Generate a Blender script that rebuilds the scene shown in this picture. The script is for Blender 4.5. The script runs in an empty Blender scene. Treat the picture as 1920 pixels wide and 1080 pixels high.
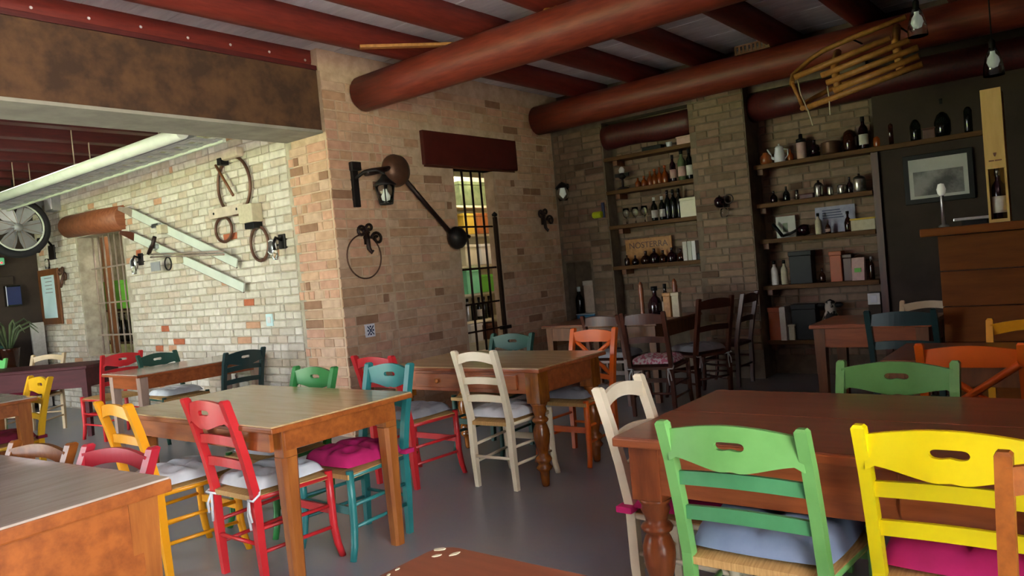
import bpy, bmesh, math, random
from mathutils import Vector, Matrix
random.seed(7)
S = bpy.context.scene
COL = S.collection
PI = math.pi
R = math.radians
# ------------------------------------------------------------------ camera
cam_d = bpy.data.cameras.new('camera'); cam = bpy.data.objects.new('camera', cam_d); COL.objects.link(cam)
cam_d.sensor_width = 36.0; cam_d.lens = 36.0*1420/1920; cam_d.clip_start = .02; cam_d.clip_end = 200
yaw, pit, rol = R(38.45), R(-1.55), R(-5.21)
Fv = Vector((math.cos(yaw)*math.cos(pit), math.sin(yaw)*math.cos(pit), math.sin(pit)))
Rv = Vector((math.sin(yaw), -math.cos(yaw), 0)); Uv = Rv.cross(Fv)
R2 = math.cos(rol)*Rv+math.sin(rol)*Uv; U2 = -math.sin(rol)*Rv+math.cos(rol)*Uv
CAMP = Vector((0, 0, 1.38))
cam.matrix_world = Matrix(((R2.x, U2.x, -Fv.x, CAMP.x), (R2.y, U2.y, -Fv.y, CAMP.y), (R2.z, U2.z, -Fv.z, CAMP.z), (0, 0, 0, 1)))
S.camera = cam
def project(p):
    q = Vector(p)-CAMP; w = q.dot(Fv)
    if w < .1: return None
    return 960+1420*q.dot(R2)/w, 540-1420*q.dot(U2)/w, w
# ------------------------------------------------------------------ world, sun, exposure
W = bpy.data.worlds.new('world'); S.world = W; W.use_nodes = True
nt = W.node_tree; bg = nt.nodes['Background']
bg.inputs[0].default_value = (.90, .95, 1.0, 1); bg.inputs[1].default_value = 7.5
sun_d = bpy.data.lights.new('sun', 'SUN'); sun_d.energy = 110.0; sun_d.angle = R(1); sun_d.color = (1, .95, .89)
sun = bpy.data.objects.new('sun', sun_d); COL.objects.link(sun); sun.rotation_euler = (R(10), R(38), 0); sun.location = (3, 0, 12)
S.view_settings.view_transform = 'Standard'; S.view_settings.look = 'None'; S.view_settings.gamma = 1
S.view_settings.use_curve_mapping = False; S.view_settings.exposure = 1.14
# ------------------------------------------------------------------ materials
M = {}
def srgb(h):
    h = h.lstrip('#'); c = [int(h[i:i+2], 16)/255 for i in (0, 2, 4)]
    return tuple((v/12.92 if v <= .04045 else ((v+.055)/1.055)**2.4) for v in c)+(1,)
def newmat(name):
    m = bpy.data.materials.new(name); m.use_nodes = True; M[name] = m
    return m, m.node_tree.nodes, m.node_tree.links, m.node_tree.nodes['Principled BSDF']
def mat(name, c1, c2=None, rough=.5, scale=6, stretch=(1, 1, 1), bump=0, metal=0, lo=.35, hi=.65, spec=.5, coat=0, detail=5, rand=0):
    m, N, L, B = newmat(name)
    B.inputs['Roughness'].default_value = rough; B.inputs['Metallic'].default_value = metal
    B.inputs['Specular IOR Level'].default_value = spec; B.inputs['Coat Weight'].default_value = coat; B.inputs['Coat Roughness'].default_value = .25
    a = srgb(c1)
    if c2 is None:
        B.inputs['Base Color'].default_value = a; return m
    tc = N.new('ShaderNodeTexCoord'); mp = N.new('ShaderNodeMapping'); mp.inputs['Scale'].default_value = stretch
    L.new(tc.outputs['Object'], mp.inputs[0])
    src = mp.outputs[0]
    if rand:
        oi = N.new('ShaderNodeObjectInfo'); ad = N.new('ShaderNodeVectorMath'); ad.operation = 'MULTIPLY_ADD'
        L.new(oi.outputs['Random'], ad.inputs[0]); ad.inputs[1].default_value = (37, 19, 53); L.new(src, ad.inputs[2]); src = ad.outputs[0]
    no = N.new('ShaderNodeTexNoise'); no.inputs['Scale'].default_value = scale; no.inputs['Detail'].default_value = detail; no.inputs['Roughness'].default_value = .6
    L.new(src, no.inputs['Vector'])
    r = N.new('ShaderNodeValToRGB'); r.color_ramp.elements[0].position = lo; r.color_ramp.elements[1].position = hi
    r.color_ramp.elements[0].color = a; r.color_ramp.elements[1].color = srgb(c2)
    L.new(no.outputs['Fac'], r.inputs[0]); L.new(r.outputs[0], B.inputs['Base Color'])
    if bump:
        b = N.new('ShaderNodeBump'); b.inputs['Strength'].default_value = bump; b.inputs['Distance'].default_value = .01
        L.new(no.outputs['Fac'], b.inputs['Height']); L.new(b.outputs[0], B.inputs['Normal'])
    return m
def brickmat(name, cols, rough=.9):
    """one colour per brick: object random for single bricks, island random inside the joined remainder; blotchy limewash on top"""
    m, N, L, B = newmat(name)
    B.inputs['Roughness'].default_value = rough; B.inputs['Specular IOR Level'].default_value = .2
    oi = N.new('ShaderNodeObjectInfo'); ge = N.new('ShaderNodeNewGeometry')
    ad = N.new('ShaderNodeMath'); ad.operation = 'ADD'; L.new(oi.outputs['Random'], ad.inputs[0]); L.new(ge.outputs['Random Per Island'], ad.inputs[1])
    fr = N.new('ShaderNodeMath'); fr.operation = 'FRACT'; L.new(ad.outputs[0], fr.inputs[0])
    r = N.new('ShaderNodeValToRGB'); r.color_ramp.interpolation = 'CONSTANT'
    el = r.color_ramp.elements
    while len(el) < len(cols): el.new(.5)
    for i, (p, c) in enumerate(cols): el[i].position = p; el[i].color = srgb(c)
    L.new(fr.outputs[0], r.inputs[0])
    tc = N.new('ShaderNodeTexCoord'); no = N.new('ShaderNodeTexNoise'); no.inputs['Scale'].default_value = 14; no.inputs['Detail'].default_value = 6
    ge2 = ge.outputs['Position']; L.new(ge2, no.inputs['Vector'])
    mx = N.new('ShaderNodeMix'); mx.data_type = 'RGBA'; mx.blend_type = 'MULTIPLY'; mx.inputs[0].default_value = .55
    rr = N.new('ShaderNodeValToRGB'); rr.color_ramp.elements[0].position = .3; rr.color_ramp.elements[1].position = .7
    rr.color_ramp.elements[0].color = (.66, .62, .58, 1); rr.color_ramp.elements[1].color = (1.1, 1.1, 1.08, 1)
    L.new(no.outputs['Fac'], rr.inputs[0]); L.new(r.outputs[0], mx.inputs[6]); L.new(rr.outputs[0], mx.inputs[7])
    L.new(mx.outputs[2], B.inputs['Base Color'])
    b = N.new('ShaderNodeBump'); b.inputs['Strength'].default_value = .5; b.inputs['Distance'].default_value = .01
    L.new(no.outputs['Fac'], b.inputs['Height']); L.new(b.outputs[0], B.inputs['Normal'])
    return m
def emit(name, c, s):
    m, N, L, B = newmat(name); B.inputs['Base Color'].default_value = srgb(c); B.inputs['Emission Color'].default_value = srgb(c); B.inputs['Emission Strength'].default_value = s
def glass(name, c, rough=.03, t=1.0):
    m, N, L, B = newmat(name); B.inputs['Base Color'].default_value = srgb(c); B.inputs['Transmission Weight'].default_value = t; B.inputs['Roughness'].default_value = rough; B.inputs['IOR'].default_value = 1.45
brickmat('brick_left', [(0, 'd0cabd'), (.2, 'd8d2c6'), (.38, 'c6bfb1'), (.55, 'cdbfae'), (.68, 'd4cdc0'), (.82, 'c2b5a2'), (.972, 'c69a7d'), (.99, 'b5694c')])
brickmat('brick_back', [(0, 'c8a58a'), (.18, 'd0ab90'), (.33, 'bb967a'), (.48, 'ccae97'), (.62, 'c79c86'), (.75, 'bc9c84'), (.86, 'd2a58c'), (.96, '9a7660')])
brickmat('brick_right', [(0, '8a7463'), (.18, '947c69'), (.33, '7b6756'), (.48, '8f7a6b'), (.62, '86695b'), (.75, '806c5c'), (.86, '917767'), (.95, '665244')])  # partly own grey-brown, partly the right side's shade put into the colour
mat('mortar_pale', 'b8af9c', '9b917f', .95, 9, bump=.3)
mat('mortar_tan', 'cdb298', 'b4997f', .95, 9, bump=.3)
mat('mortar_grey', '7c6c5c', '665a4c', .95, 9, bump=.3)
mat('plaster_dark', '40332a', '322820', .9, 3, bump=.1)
mat('floor_stone', '868c9a', '95928f', .3, 1.3, bump=.04, lo=.3, hi=.7, detail=8)
mat('red_log', '6a271c', '823424', .5, 5, (8, 1, 8), bump=.15, spec=.4)
mat('red_joist', '66251d', '792d23', .5, 5, (1, 8, 8), bump=.15, spec=.4)
mat('red_dark', '431416', '571c1c', .5, 5, (1, 8, 8), bump=.1)
mat('plank_white', 'efedf0', 'dcdadf', .8, 3, (6, 1, 6), bump=.05, rand=1)
mat('rust_beam', '3e291c', '6b4a2e', .8, 4.5, bump=.2, lo=.38, hi=.72, detail=7)
mat('soffit', 'a3a195', '8c8a80', .8, 4)
mat('lintel_red', '471713', '561d17', .5, 6)
mat('paint_green', '5f9650', '6ba35c', .35, 5, (1, 1, 1)); mat('paint_green_dark', '3e7c50', '4a8a5c', .35, 5)
mat('paint_yellow', 'dcc800', 'e2d006', .35, 4)
mat('paint_cream', 'e8dcc2', 'dccfb2', .4, 5)
mat('paint_red', 'cb2a30', 'bd262c', .35, 5)
mat('paint_crimson', 'b92a38', 'a92432', .35, 5)
mat('paint_amber', 'efa413', 'e39a0c', .35, 5)
mat('paint_orange', 'e0661a', 'd25c14', .35, 5)
mat('paint_teal', '2f7f7d', '276f70', .35, 5)
mat('paint_darkgreen', '173f35', '1c493d', .5, 5)
mat('paint_bottle', '143032', '1a393a', .35, 5)
mat('paint_leaf', '2f7a3c', '388545', .35, 5)
mat('paint_mint', '7cd47e', '6cc470', .35, 5)
mat('paint_beige', 'cdb592', 'c0a884', .45, 5)
mat('wood_brown', '8b4f1c', '6f3a12', .35, 4, (1, 6, 6))
mat('wood_dark', '5a2e1c', '452014', .4, 4, (6, 6, 1))
mat('wood_umber', '8a513a', '71402d', .28, 3, (9, 1, 9), rand=1, lo=.3, hi=.7)
mat('top_olive', 'c2a67c', 'b09168', .2, 3, (9, 1, 9), rand=1)
mat('top_grey', 'b9aca2', 'a8998d', .15, 3, (1, 9, 9))
mat('wood_honey', 'a4622a', '84471c', .38, 3, (7, 7, 1), rand=1, bump=.03)
mat('wood_honey_h', 'a25a26', '80421a', .38, 3, (7, 1, 7), rand=1, bump=.03)
mat('wood_red', 'a4582e', '82421f', .35, 3, (7, 1, 7), rand=1)
mat('wood_red_v', '985029', '75391b', .28, 3, (7, 7, 1), rand=1)
mat('wood_turned', '9a5a1e', '6d3a10', .22, 4, (6, 6, 1.5), coat=.3)
mat('wood_pink', 'b59a8c', 'a58a7c', .4, 4, (6, 6, 1))
mat('wood_burgundy', '4f1f26', '40181e', .6, 3, (1, 6, 6), spec=.25); mat('paint_gold', 'd9a916', 'cc9c10', .35, 5)
mat('wood_bar', '7a4417', '5c300e', .6, 2.2, (7, 1, 7), bump=.08, rand=1, lo=.3, hi=.7, spec=.15)
mat('wood_shelf', '6b4a2a', '50361d', .65, 3, (8, 1, 8), rand=1, spec=.2)
mat('wood_sled', 'b9803f', '9c672d', .5, 4, (6, 6, 6))
mat('wood_pale', 'd8b66a', 'c9a457', .6, 3, (6, 6, 1))
mat('rush', 'c69f66', 'a9824c', .7, 6, (2, 26, 2), bump=.25)
mat('cloth_white', 'd5d9dd', 'c3c8ce', .9, 9); mat('cloth_grey', '8f9096', '7f8088', .9, 9); mat('cloth_blue', '7d8ca6', '6c7b96', .9, 7)
mat('cloth_magenta', 'c01667', 'a80f58', .85, 7); mat('cloth_wine', '6b1030', '7d1638', .9, 7); mat('cloth_check', 'c06e86', 'd8c9cf', .9, 42, lo=.48, hi=.52, detail=0)
mat('iron', '1d1a1a', '2a2423', .5, 12, metal=.5); mat('iron_brown', '2f1a14', '20120e', .45, 12, metal=.3)
mat('iron_pale', '9d8b7c', '84756a', .5, 12); mat('copper_brown', '6b4a3a', '553a2e', .45, 8, metal=.5)
mat('steel', 'b9bcc0', 'a2a6aa', .3, 10, metal=.9); mat('white_metal', 'd4dccf', 'c6cec2', .5, 4); mat('tray_grey', 'aeb0b2', '9c9fa2', .45, 4, metal=.3)
mat('black', '0a0a0b', '111113', .5, 8, spec=.25); mat('black_rubber', '17171b', '202025', .7, 8)
mat('white', 'dedede', 'd2d2d2', .6, 6); mat('paper', 'c3c3ba', 'b0b2aa', .8, 4); mat('porcelain', 'e2e4ec', 'd8dae4', .2, 4)
mat('terracotta', '9a5b3b', '7f4528', .55, 4, (1, 5, 5)); mat('mint', '86d9b0', '78cfa4', .5, 4); mat('lime', '66b83a', '5aa830', .5, 4)
mat('box_yellow', 'd8b848', 'c8a838', .6, 4); mat('box_cream', 'e4dfc8', 'd6d0b8', .6, 4); mat('neon', 'c3d21e', 'b4c414', .5, 4); mat('navy', '1c2550', '242e5c', .5, 4)
mat('box_orange', 'b3531f', 'a04818', .5, 3); mat('box_blue', '3f8fc4', '3682b6', .5, 4); mat('cyan_white', 'cfe8ea', 'c0dcdf', .5, 4)
mat('bottle_glass', '0c120c', '10160f', .12, 5); mat('bottle_brown', '2b1206', '361809', .12, 5); mat('bottle_amber', '8a4012', '74330c', .2, 6); mat('bottle_wine', '1d0a12', '240d16', .12, 5)
mat('label_white', 'd8d3cb', 'c8c2b8', .7, 20); mat('label_pink', 'cdaaa0', 'bd9a92', .7, 20); mat('label_cream', 'c9bfa4', 'b8ae92', .7, 20)
mat('green_dark', '1d2c1c', '15200f', .6, 6); mat('leaf', '4a5a3a', '6d7a56', .5, 8); mat('cow_white', 'b9aea4', '1c1614', .8, 9, lo=.5, hi=.52)
mat('photo_print', '8d8a86', '3a3a38', .5, 3.5, lo=.4, hi=.6); mat('print_blue', '8c8da6', 'a9a9bd', .7, 12); mat('grass', '647a3a', '7b8f4a', .95, 20)
mat('gravel', 'bcb1aa', 'a3988f', .95, 30); mat('post_outside', '8a7a64', '74664f', .9, 5); mat('jar_metal', 'b8b4aa', '96928a', .25, 10, metal=.8); mat('wood_mid', '7a4a26', '633a1c', .5, 4, (6, 6, 1), rand=1)
glass('glass_clear', 'eef4f2'); emit('bulb_milk', 'f4f6e8', .06); emit('led_red', 'ff2030', 2.0); emit('tube_lamp', 'fff6e0', 160)
# ------------------------------------------------------------------ mesh builder
class MB:
    def __init__(s): s.v = []; s.f = []; s.sm = []
    def add(s, vs, fs, smooth=False):
        o = len(s.v); s.v += [tuple(p) for p in vs]; s.f += [tuple(i+o for i in q) for q in fs]; s.sm += [smooth]*len(fs); return s
    def box(s, x0, x1, y0, y1, z0, z1, b=0):
        if x0 > x1: x0, x1 = x1, x0
        if y0 > y1: y0, y1 = y1, y0
        if z0 > z1: z0, z1 = z1, z0
        if b <= 0:
            return s.add([(x0, y0, z0), (x1, y0, z0), (x1, y1, z0), (x0, y1, z0), (x0, y0, z1), (x1, y0, z1), (x1, y1, z1), (x0, y1, z1)],
                         [(0, 3, 2, 1), (4, 5, 6, 7), (0, 1, 5, 4), (1, 2, 6, 5), (2, 3, 7, 6), (3, 0, 4, 7)])
        b = min(b, (x1-x0)*.45, (y1-y0)*.45, (z1-z0)*.45)
        bm = bmesh.new(); bmesh.ops.create_cube(bm, size=1)
        for v in bm.verts: v.co = Vector(((x0+x1)/2+v.co.x*(x1-x0), (y0+y1)/2+v.co.y*(y1-y0), (z0+z1)/2+v.co.z*(z1-z0)))
        bmesh.ops.bevel(bm, geom=bm.edges[:], offset=b, segments=2, affect='EDGES', profile=.6)
        bm.verts.index_update(); s.add([v.co[:] for v in bm.verts], [[v.index for v in f.verts] for f in bm.faces]); bm.free(); return s
    def hexa(s, bot, top):      # two quads (ccw from above)
        return s.add(list(bot)+list(top), [(3, 2, 1, 0), (4, 5, 6, 7), (0, 1, 5, 4), (1, 2, 6, 5), (2, 3, 7, 6), (3, 0, 4, 7)])
    def tube(s, pts, r, n=8, caps=True, closed=False, sx=1):
        pts = [Vector(p) for p in pts]; k = len(pts); rr = r if isinstance(r, (list, tuple)) else [r]*k
        vs = []; fs = []; up = None
        for i, p in enumerate(pts):
            if closed: d = pts[(i+1) % k]-pts[i-1]
            else: d = pts[min(i+1, k-1)]-pts[max(i-1, 0)]
            d.normalize()
            if up is None: up = Vector((0, 0, 1)) if abs(d.z) < .9 else Vector((1, 0, 0))
            a = d.cross(up)
            if a.length < 1e-4: up = Vector((0, 1, 0)); a = d.cross(up)
            a.normalize(); b = a.cross(d); up = b
            for j in range(n):
                t = 2*PI*j/n; vs.append(p+(a*math.cos(t)*sx+b*math.sin(t))*rr[i])
        m = k if closed else k-1
        for i in range(m):
            for j in range(n):
                i2 = (i+1) % k; fs.append((i*n+j, i2*n+j, i2*n+(j+1) % n, i*n+(j+1) % n))
        s.add(vs, fs, True)
        if caps and not closed:
            o = len(s.v)-len(vs); s.f += [tuple(o+j for j in range(n)), tuple(o+(k-1)*n+n-1-j for j in range(n))]; s.sm += [False, False]
        return s
    def lathe(s, prof, n=16, c=(0, 0, 0), axis='z'):
        vs = []; fs = []; k = len(prof)
        for r, z in prof:
            for j in range(n):
                t = 2*PI*j/n; x, y = r*math.cos(t), r*math.sin(t)
                vs.append({'z': (c[0]+x, c[1]+y, c[2]+z), 'x': (c[0]+z, c[1]+x, c[2]+y), 'y': (c[0]+y, c[1]+z, c[2]+x)}[axis])
        for i in range(k-1):
            for j in range(n): fs.append((i*n+j, i*n+(j+1) % n, (i+1)*n+(j+1) % n, (i+1)*n+j))
        s.add(vs, fs, True); o = len(s.v)-len(vs)
        if prof[0][0] > 1e-4: s.f.append(tuple(o+n-1-j for j in range(n))); s.sm.append(False)
        if prof[-1][0] > 1e-4: s.f.append(tuple(o+(k-1)*n+j for j in range(n))); s.sm.append(False)
        return s
    def strip(s, ys, zlo, zhi, xb, th):   # curved plate in the local yz plane, thickness along x
        vs = []; fs = []; k = len(ys)
        for y, a, b, x in zip(ys, zlo, zhi, xb): vs += [(x, y, a), (x, y, b), (x+th, y, b), (x+th, y, a)]
        for i in range(k-1):
            o = i*4
            for j in range(4): fs.append((o+j, o+(j+1) % 4, o+4+(j+1) % 4, o+4+j))
        fs += [(3, 2, 1, 0), ((k-1)*4, (k-1)*4+1, (k-1)*4+2, (k-1)*4+3)]
        return s.add(vs, [q[::-1] for q in fs])
    def prism(s, pts, z0, z1):
        n = len(pts); s.add([(x, y, z0) for x, y in pts]+[(x, y, z1) for x, y in pts],
                            [tuple(range(n))[::-1], tuple(range(n, 2*n))]+[(i, (i+1) % n, n+(i+1) % n, n+i) for i in range(n)]); return s
    def xf(s, mtx):
        s.v = [tuple(mtx @ Vector(p)) for p in s.v]; return s
    def mesh(s, name, m=None):
        me = bpy.data.meshes.new(name); me.from_pydata(s.v, [], s.f); me.polygons.foreach_set('use_smooth', s.sm)
        if m: me.materials.append(M[m])
        me.update(); return me
def obj(name, mb, m=None, parent=None, kind=None):
    o = bpy.data.objects.new(name, mb.mesh(name, m) if isinstance(mb, MB) else mb); COL.objects.link(o)
    if parent: o.parent = parent
    if kind: o['kind'] = kind
    return o
def tag(o, label, cat, group=None):
    o['label'] = label; o['category'] = cat
    if group: o['group'] = group
    return o
def thing(name, label, cat, loc=(0, 0, 0), rz=0, group=None):
    o = bpy.data.objects.new(name, None); COL.objects.link(o); o.location = loc; o.rotation_euler = (0, 0, rz); o.empty_display_size = .05
    return tag(o, label, cat, group)
def one(name, mb, m, label, cat, loc=(0, 0, 0), rz=0, group=None):
    o = obj(name, mb, m); o.location = loc; o.rotation_euler = (0, 0, rz); return tag(o, label, cat, group)
def struct(name, mb, m, parent=None): return obj(name, mb, m, parent, None if parent else 'structure')
def circ(c, r, n, axis='x', a0=0, a1=2*PI, ry=None):
    ry = ry or r; o = []
    for i in range(n):
        t = a0+(a1-a0)*i/(n if abs(a1-a0-2*PI) < 1e-6 else n-1); u, v = r*math.cos(t), ry*math.sin(t)
        o.append({'x': (c[0], c[1]+u, c[2]+v), 'y': (c[0]+u, c[1], c[2]+v), 'z': (c[0]+u, c[1]+v, c[2])}[axis])
    return o
# ------------------------------------------------------------------ room shell
struct('floor', MB().box(-3, 8.4, -3, 12.4, -.1, 0), 'floor_stone')
def wall_with_holes(name, axis, a0, a1, z1, d0, d1, holes, m, extra=()):
    """solid slab along `axis` from a0..a1, thickness d0..d1, rectangular holes (u0,u1,z0,z1)"""
    b = MB(); us = sorted({a0, a1}|{h[0] for h in holes}|{h[1] for h in holes})
    for u0, u1 in zip(us, us[1:]):
        hs = sorted([(h[2], h[3]) for h in holes if h[0] < (u0+u1)/2 < h[1]]); z = 0
        for h0, h1 in hs+[(z1, z1)]:
            if h0 > z+1e-6:
                if axis == 'x': b.box(u0, u1, d0, d1, z, h0)
                else: b.box(d0, d1, u0, u1, z, h0)
            z = h1
    for e in extra: b.box(*e)
    return struct(name, b, m)
WY, LX = 5.37, 4.31            # mortar faces; bricks stand 1 cm proud
w_back = wall_with_holes('wall_back', 'x', 4.31, 8.3, 3.48, WY, 5.50, [(5.95, 6.60, .5, 2.47)], 'mortar_tan', [(4.31, 4.58, 5.50, 5.86, 0, 3.48), (4.31, 4.955, WY-.022, WY, 0, 3.25)])
w_left = wall_with_holes('wall_left', 'y', 5.861, 12.0, 3.4, LX, 4.58, [(9.35, 10.62, .72, 2.28)], 'mortar_pale')
NB, PF = 8.0, 7.80             # niche back, pier faces on the right wall
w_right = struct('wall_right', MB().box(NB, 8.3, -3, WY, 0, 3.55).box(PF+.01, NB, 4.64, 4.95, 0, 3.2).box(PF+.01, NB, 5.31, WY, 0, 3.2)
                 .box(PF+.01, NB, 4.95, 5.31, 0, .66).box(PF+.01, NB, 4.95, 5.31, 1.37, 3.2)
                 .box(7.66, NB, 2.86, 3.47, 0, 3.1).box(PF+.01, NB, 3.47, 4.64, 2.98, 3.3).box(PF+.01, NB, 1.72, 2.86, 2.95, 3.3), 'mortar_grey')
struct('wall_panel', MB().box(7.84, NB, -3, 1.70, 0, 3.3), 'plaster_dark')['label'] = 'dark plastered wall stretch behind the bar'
struct('trim_1', MB().box(7.80, 7.85, 1.675, 1.735, 0, 2.15), 'wood_dark')
struct('wall_end', MB().box(-3, 4.81, 12.0, 12.3, 0, 3.4), 'plaster_dark')
struct('wall_front_and_baffle', MB().box(1.7, 8.3, -3.3, -3, 0, 3.55).box(1.7, 1.95, -3, -.40, 0, 3.44).box(-3, 1.7, -3.3, -3, 3.1, 3.55), 'plaster_dark')  # the deep jamb box is unseen, added to keep daylight off the right wall
# chambers behind the two barred openings
struct('wall_store', MB().box(4.60, 8.4, 7.35, 7.45, 0, 3.0).box(8.3, 8.4, 5.50, 7.35, 0, 3.0).box(4.60, 4.7, 5.88, 7.35, 0, 3.0).box(4.60, 8.4, 5.51, 7.45, 3.0, 3.1), 'box_cream')
struct('wall_pantry', MB().box(6.2, 6.3, 8.6, 13.4, 0, 3.0).box(4.59, 6.3, 8.5, 8.6, 0, 3.0).box(4.59, 6.3, 13.4, 13.5, 0, 3.0).box(4.59, 6.3, 8.5, 13.5, 3.0, 3.1).box(4.59, 4.82, 12.31, 13.4, 0, 3.0), 'mortar_pale')
for nm, lb, x, y in (('strip_lamp', 'white strip lamp on the ceiling of the barred store behind the back wall', 7.0, 6.02), ('strip_lamp', 'unseen strip lamp added to light the pantry behind the pale barred window', 4.95, 10.2)):  # pantry lamp is unseen, added to light the inside
    t = thing(nm, lb, 'lamp', (x, y, 2.9)); obj('housing', MB().box(-.3, .3, -.05, .05, .04, .1, .01), 'white', t); obj('tube', MB().lathe([(.018, -.28), (.018, .28)], 10, (0, 0, .02), 'x'), 'tube_lamp', t)
# outside ground
struct('ground', MB().box(-60, 60, -60, 60, -.30, -.16), 'grass')
struct('bounce_yard', MB().box(-8.5, -3, -24, 20, -.2, -.10).box(-3, 14, -24, -3, -.2, -.10), 'gravel')  # unseen gravel, added to bounce sunlight up onto the ceiling
struct('wall_side', MB().box(-3.1, -2.8, -3.3, 5.4, 0, 3.55).box(-3.1, -2.8, 9.4, 12.3, 0, 3.55), 'plaster_dark')
for i, (y) in enumerate((5.5, 7.4, 9.3)):
    struct('trim_%d' % (i+2), MB().box(-3.0, -2.75, y-.13, y+.13, 0, 3.3, .01), 'post_outside')
# ------------------------------------------------------------------ bricks
def variants(nm, m, sizes, depth, k=3):
    out = {}
    for key, (l, h) in sizes.items():
        for q in range(k):
            b = .006; j = lambda s=.003: random.uniform(-s, s)
            L2, H2 = l/2, h/2; fr = [(-L2+b+j(), -H2+b+j()), (L2-b+j(), -H2+b+j()), (L2-b+j(), H2-b+j()), (-L2+b+j(), H2-b+j())]
            md = [(-L2+j(.002), -H2+j(.002)), (L2+j(.002), -H2+j(.002)), (L2+j(.002), H2+j(.002)), (-L2+j(.002), H2+j(.002))]
            mb = MB(); mb.add([(u, depth+j(.002), v) for u, v in fr]+[(u, depth*.55, v) for u, v in md]+[(u, -.004, v) for u, v in md],
                              [(3, 2, 1, 0)]+[(i, (i+1) % 4, 4+(i+1) % 4, 4+i) for i in range(4)]+[(4+i, 4+(i+1) % 4, 8+(i+1) % 4, 8+i) for i in range(4)])
            mb.f = [q2[::-1] for q2 in mb.f]
            out[key, q] = (mb, mb.mesh('brick_'+nm, m))
    return out
def brick_layout(u0, u1, z0, z1, course, lens, gap, blocked=()):
    res = []; z = z0
    while z+course*.7 < z1:
        u = u0
        while u < u1-.02:
            key = random.choices([q[0] for q in lens], [q[2] for q in lens])[0]; l = dict((q[0], q[1]) for q in lens)[key]
            if u == u0: key = random.choice(['s', 'h']); l = dict((q[0], q[1]) for q in lens)[key]
            cu = u+l/2; h0, h1 = z, z+course-gap
            if u+l > u1+.012: key = 'q'; l = dict((q[0], q[1]) for q in lens)['q']; cu = u+l/2
            if u+l > u1+.012: break
            if not any(a-.005 < u+l and u < b+.005 and c < h1 and h0 < d for a, b, c, d in blocked): res.append((key, cu, z+(course-gap)/2)); u += l+gap
            else:
                u += .03
        z += course
    return res
def lay(parent, m, place, rot, layout, vs, limit, depth_axis):
    """the largest in view become single bricks, the rest one joined remainder"""
    sc = []
    for key, u, z in layout:
        p = project(place(u, z)); ok = p and -30 < p[0] < 1950 and -30 < p[1] < 1110
        sc.append((-1e9 if not ok else -p[2]-(0 if key == 's' else .15), key, u, z))
    sc.sort(reverse=True); rest = MB(); Mz = Matrix.Rotation(rot, 4, 'Z')
    for i, (s_, key, u, z) in enumerate(sc):
        mb, me = vs[key, random.randrange(3)]
        if i < limit and s_ > -1e8:
            o = bpy.data.objects.new('brick', me); COL.objects.link(o); o.parent = parent
            o.location = place(u, z); o.rotation_euler = (random.uniform(-.012, .012), random.uniform(-.01, .01), rot)
        else:
            T = Matrix.Translation(place(u, z)) @ Mz; rest.add([T @ Vector(p) for p in mb.v], mb.f)
    if rest.v: obj('brick_remainder', rest, m, parent, 'stuff')
# back wall: local brick +y is the proud side; wall faces -Y -> rotate 180
C1 = .088
lensB = [('s', .255, 5), ('h', .125, 2), ('t', .19, 2), ('q', .065, .5)]
VB = variants('back', 'brick_back', {k: (l, C1-.014) for k, l, _ in lensB}, .008)
layB = brick_layout(4.31, 4.955, .02, 3.2, C1, lensB, .014)+brick_layout(4.965, 7.80, .02, 3.3, C1, lensB, .014, [(5.93, 6.62, .48, 2.49), (5.48, 7.03, 2.47, 2.85)])
lay(w_back, 'brick_back', lambda u, z: Vector((u, WY if u > 4.96 else WY-.022, z)), PI, layB, VB, 298, 'y')
# left wall faces -X: local +y -> -X is a +90 deg turn
C2 = .076
lensL = [('s', .24, 4), ('h', .115, 5), ('t', .17, 3), ('q', .06, .6)]
VL = variants('left', 'brick_left', {k: (l, C2-.010) for k, l, _ in lensL}, .013)
layL = brick_layout(5.95, 11.95, .02, 3.0, C2, lensL, .010, [(9.33, 10.64, .70, 2.30)])
lay(w_left, 'brick_left', lambda u, z: Vector((LX, u, z)), PI/2, layL, VL, 298, 'x')
# the left flank of the back wall (end of the back wall mass), tan bricks
layF = brick_layout(5.37, 5.94, .02, 2.70, C1, lensB, .014)
lay(w_back, 'brick_back', lambda u, z: Vector((4.31, u, z)), PI/2, layF, VB, 0, 'x')
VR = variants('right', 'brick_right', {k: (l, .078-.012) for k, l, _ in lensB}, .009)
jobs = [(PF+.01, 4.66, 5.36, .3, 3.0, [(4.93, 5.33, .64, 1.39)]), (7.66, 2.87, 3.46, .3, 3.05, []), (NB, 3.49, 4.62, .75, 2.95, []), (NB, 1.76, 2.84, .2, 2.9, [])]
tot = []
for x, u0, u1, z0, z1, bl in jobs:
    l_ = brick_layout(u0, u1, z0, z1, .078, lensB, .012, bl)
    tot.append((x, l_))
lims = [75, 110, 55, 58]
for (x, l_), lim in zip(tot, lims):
    lay(w_right, 'brick_right', (lambda X: (lambda u, z: Vector((X, u, z))))(x), PI/2, l_, VR, lim, 'x')
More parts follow.
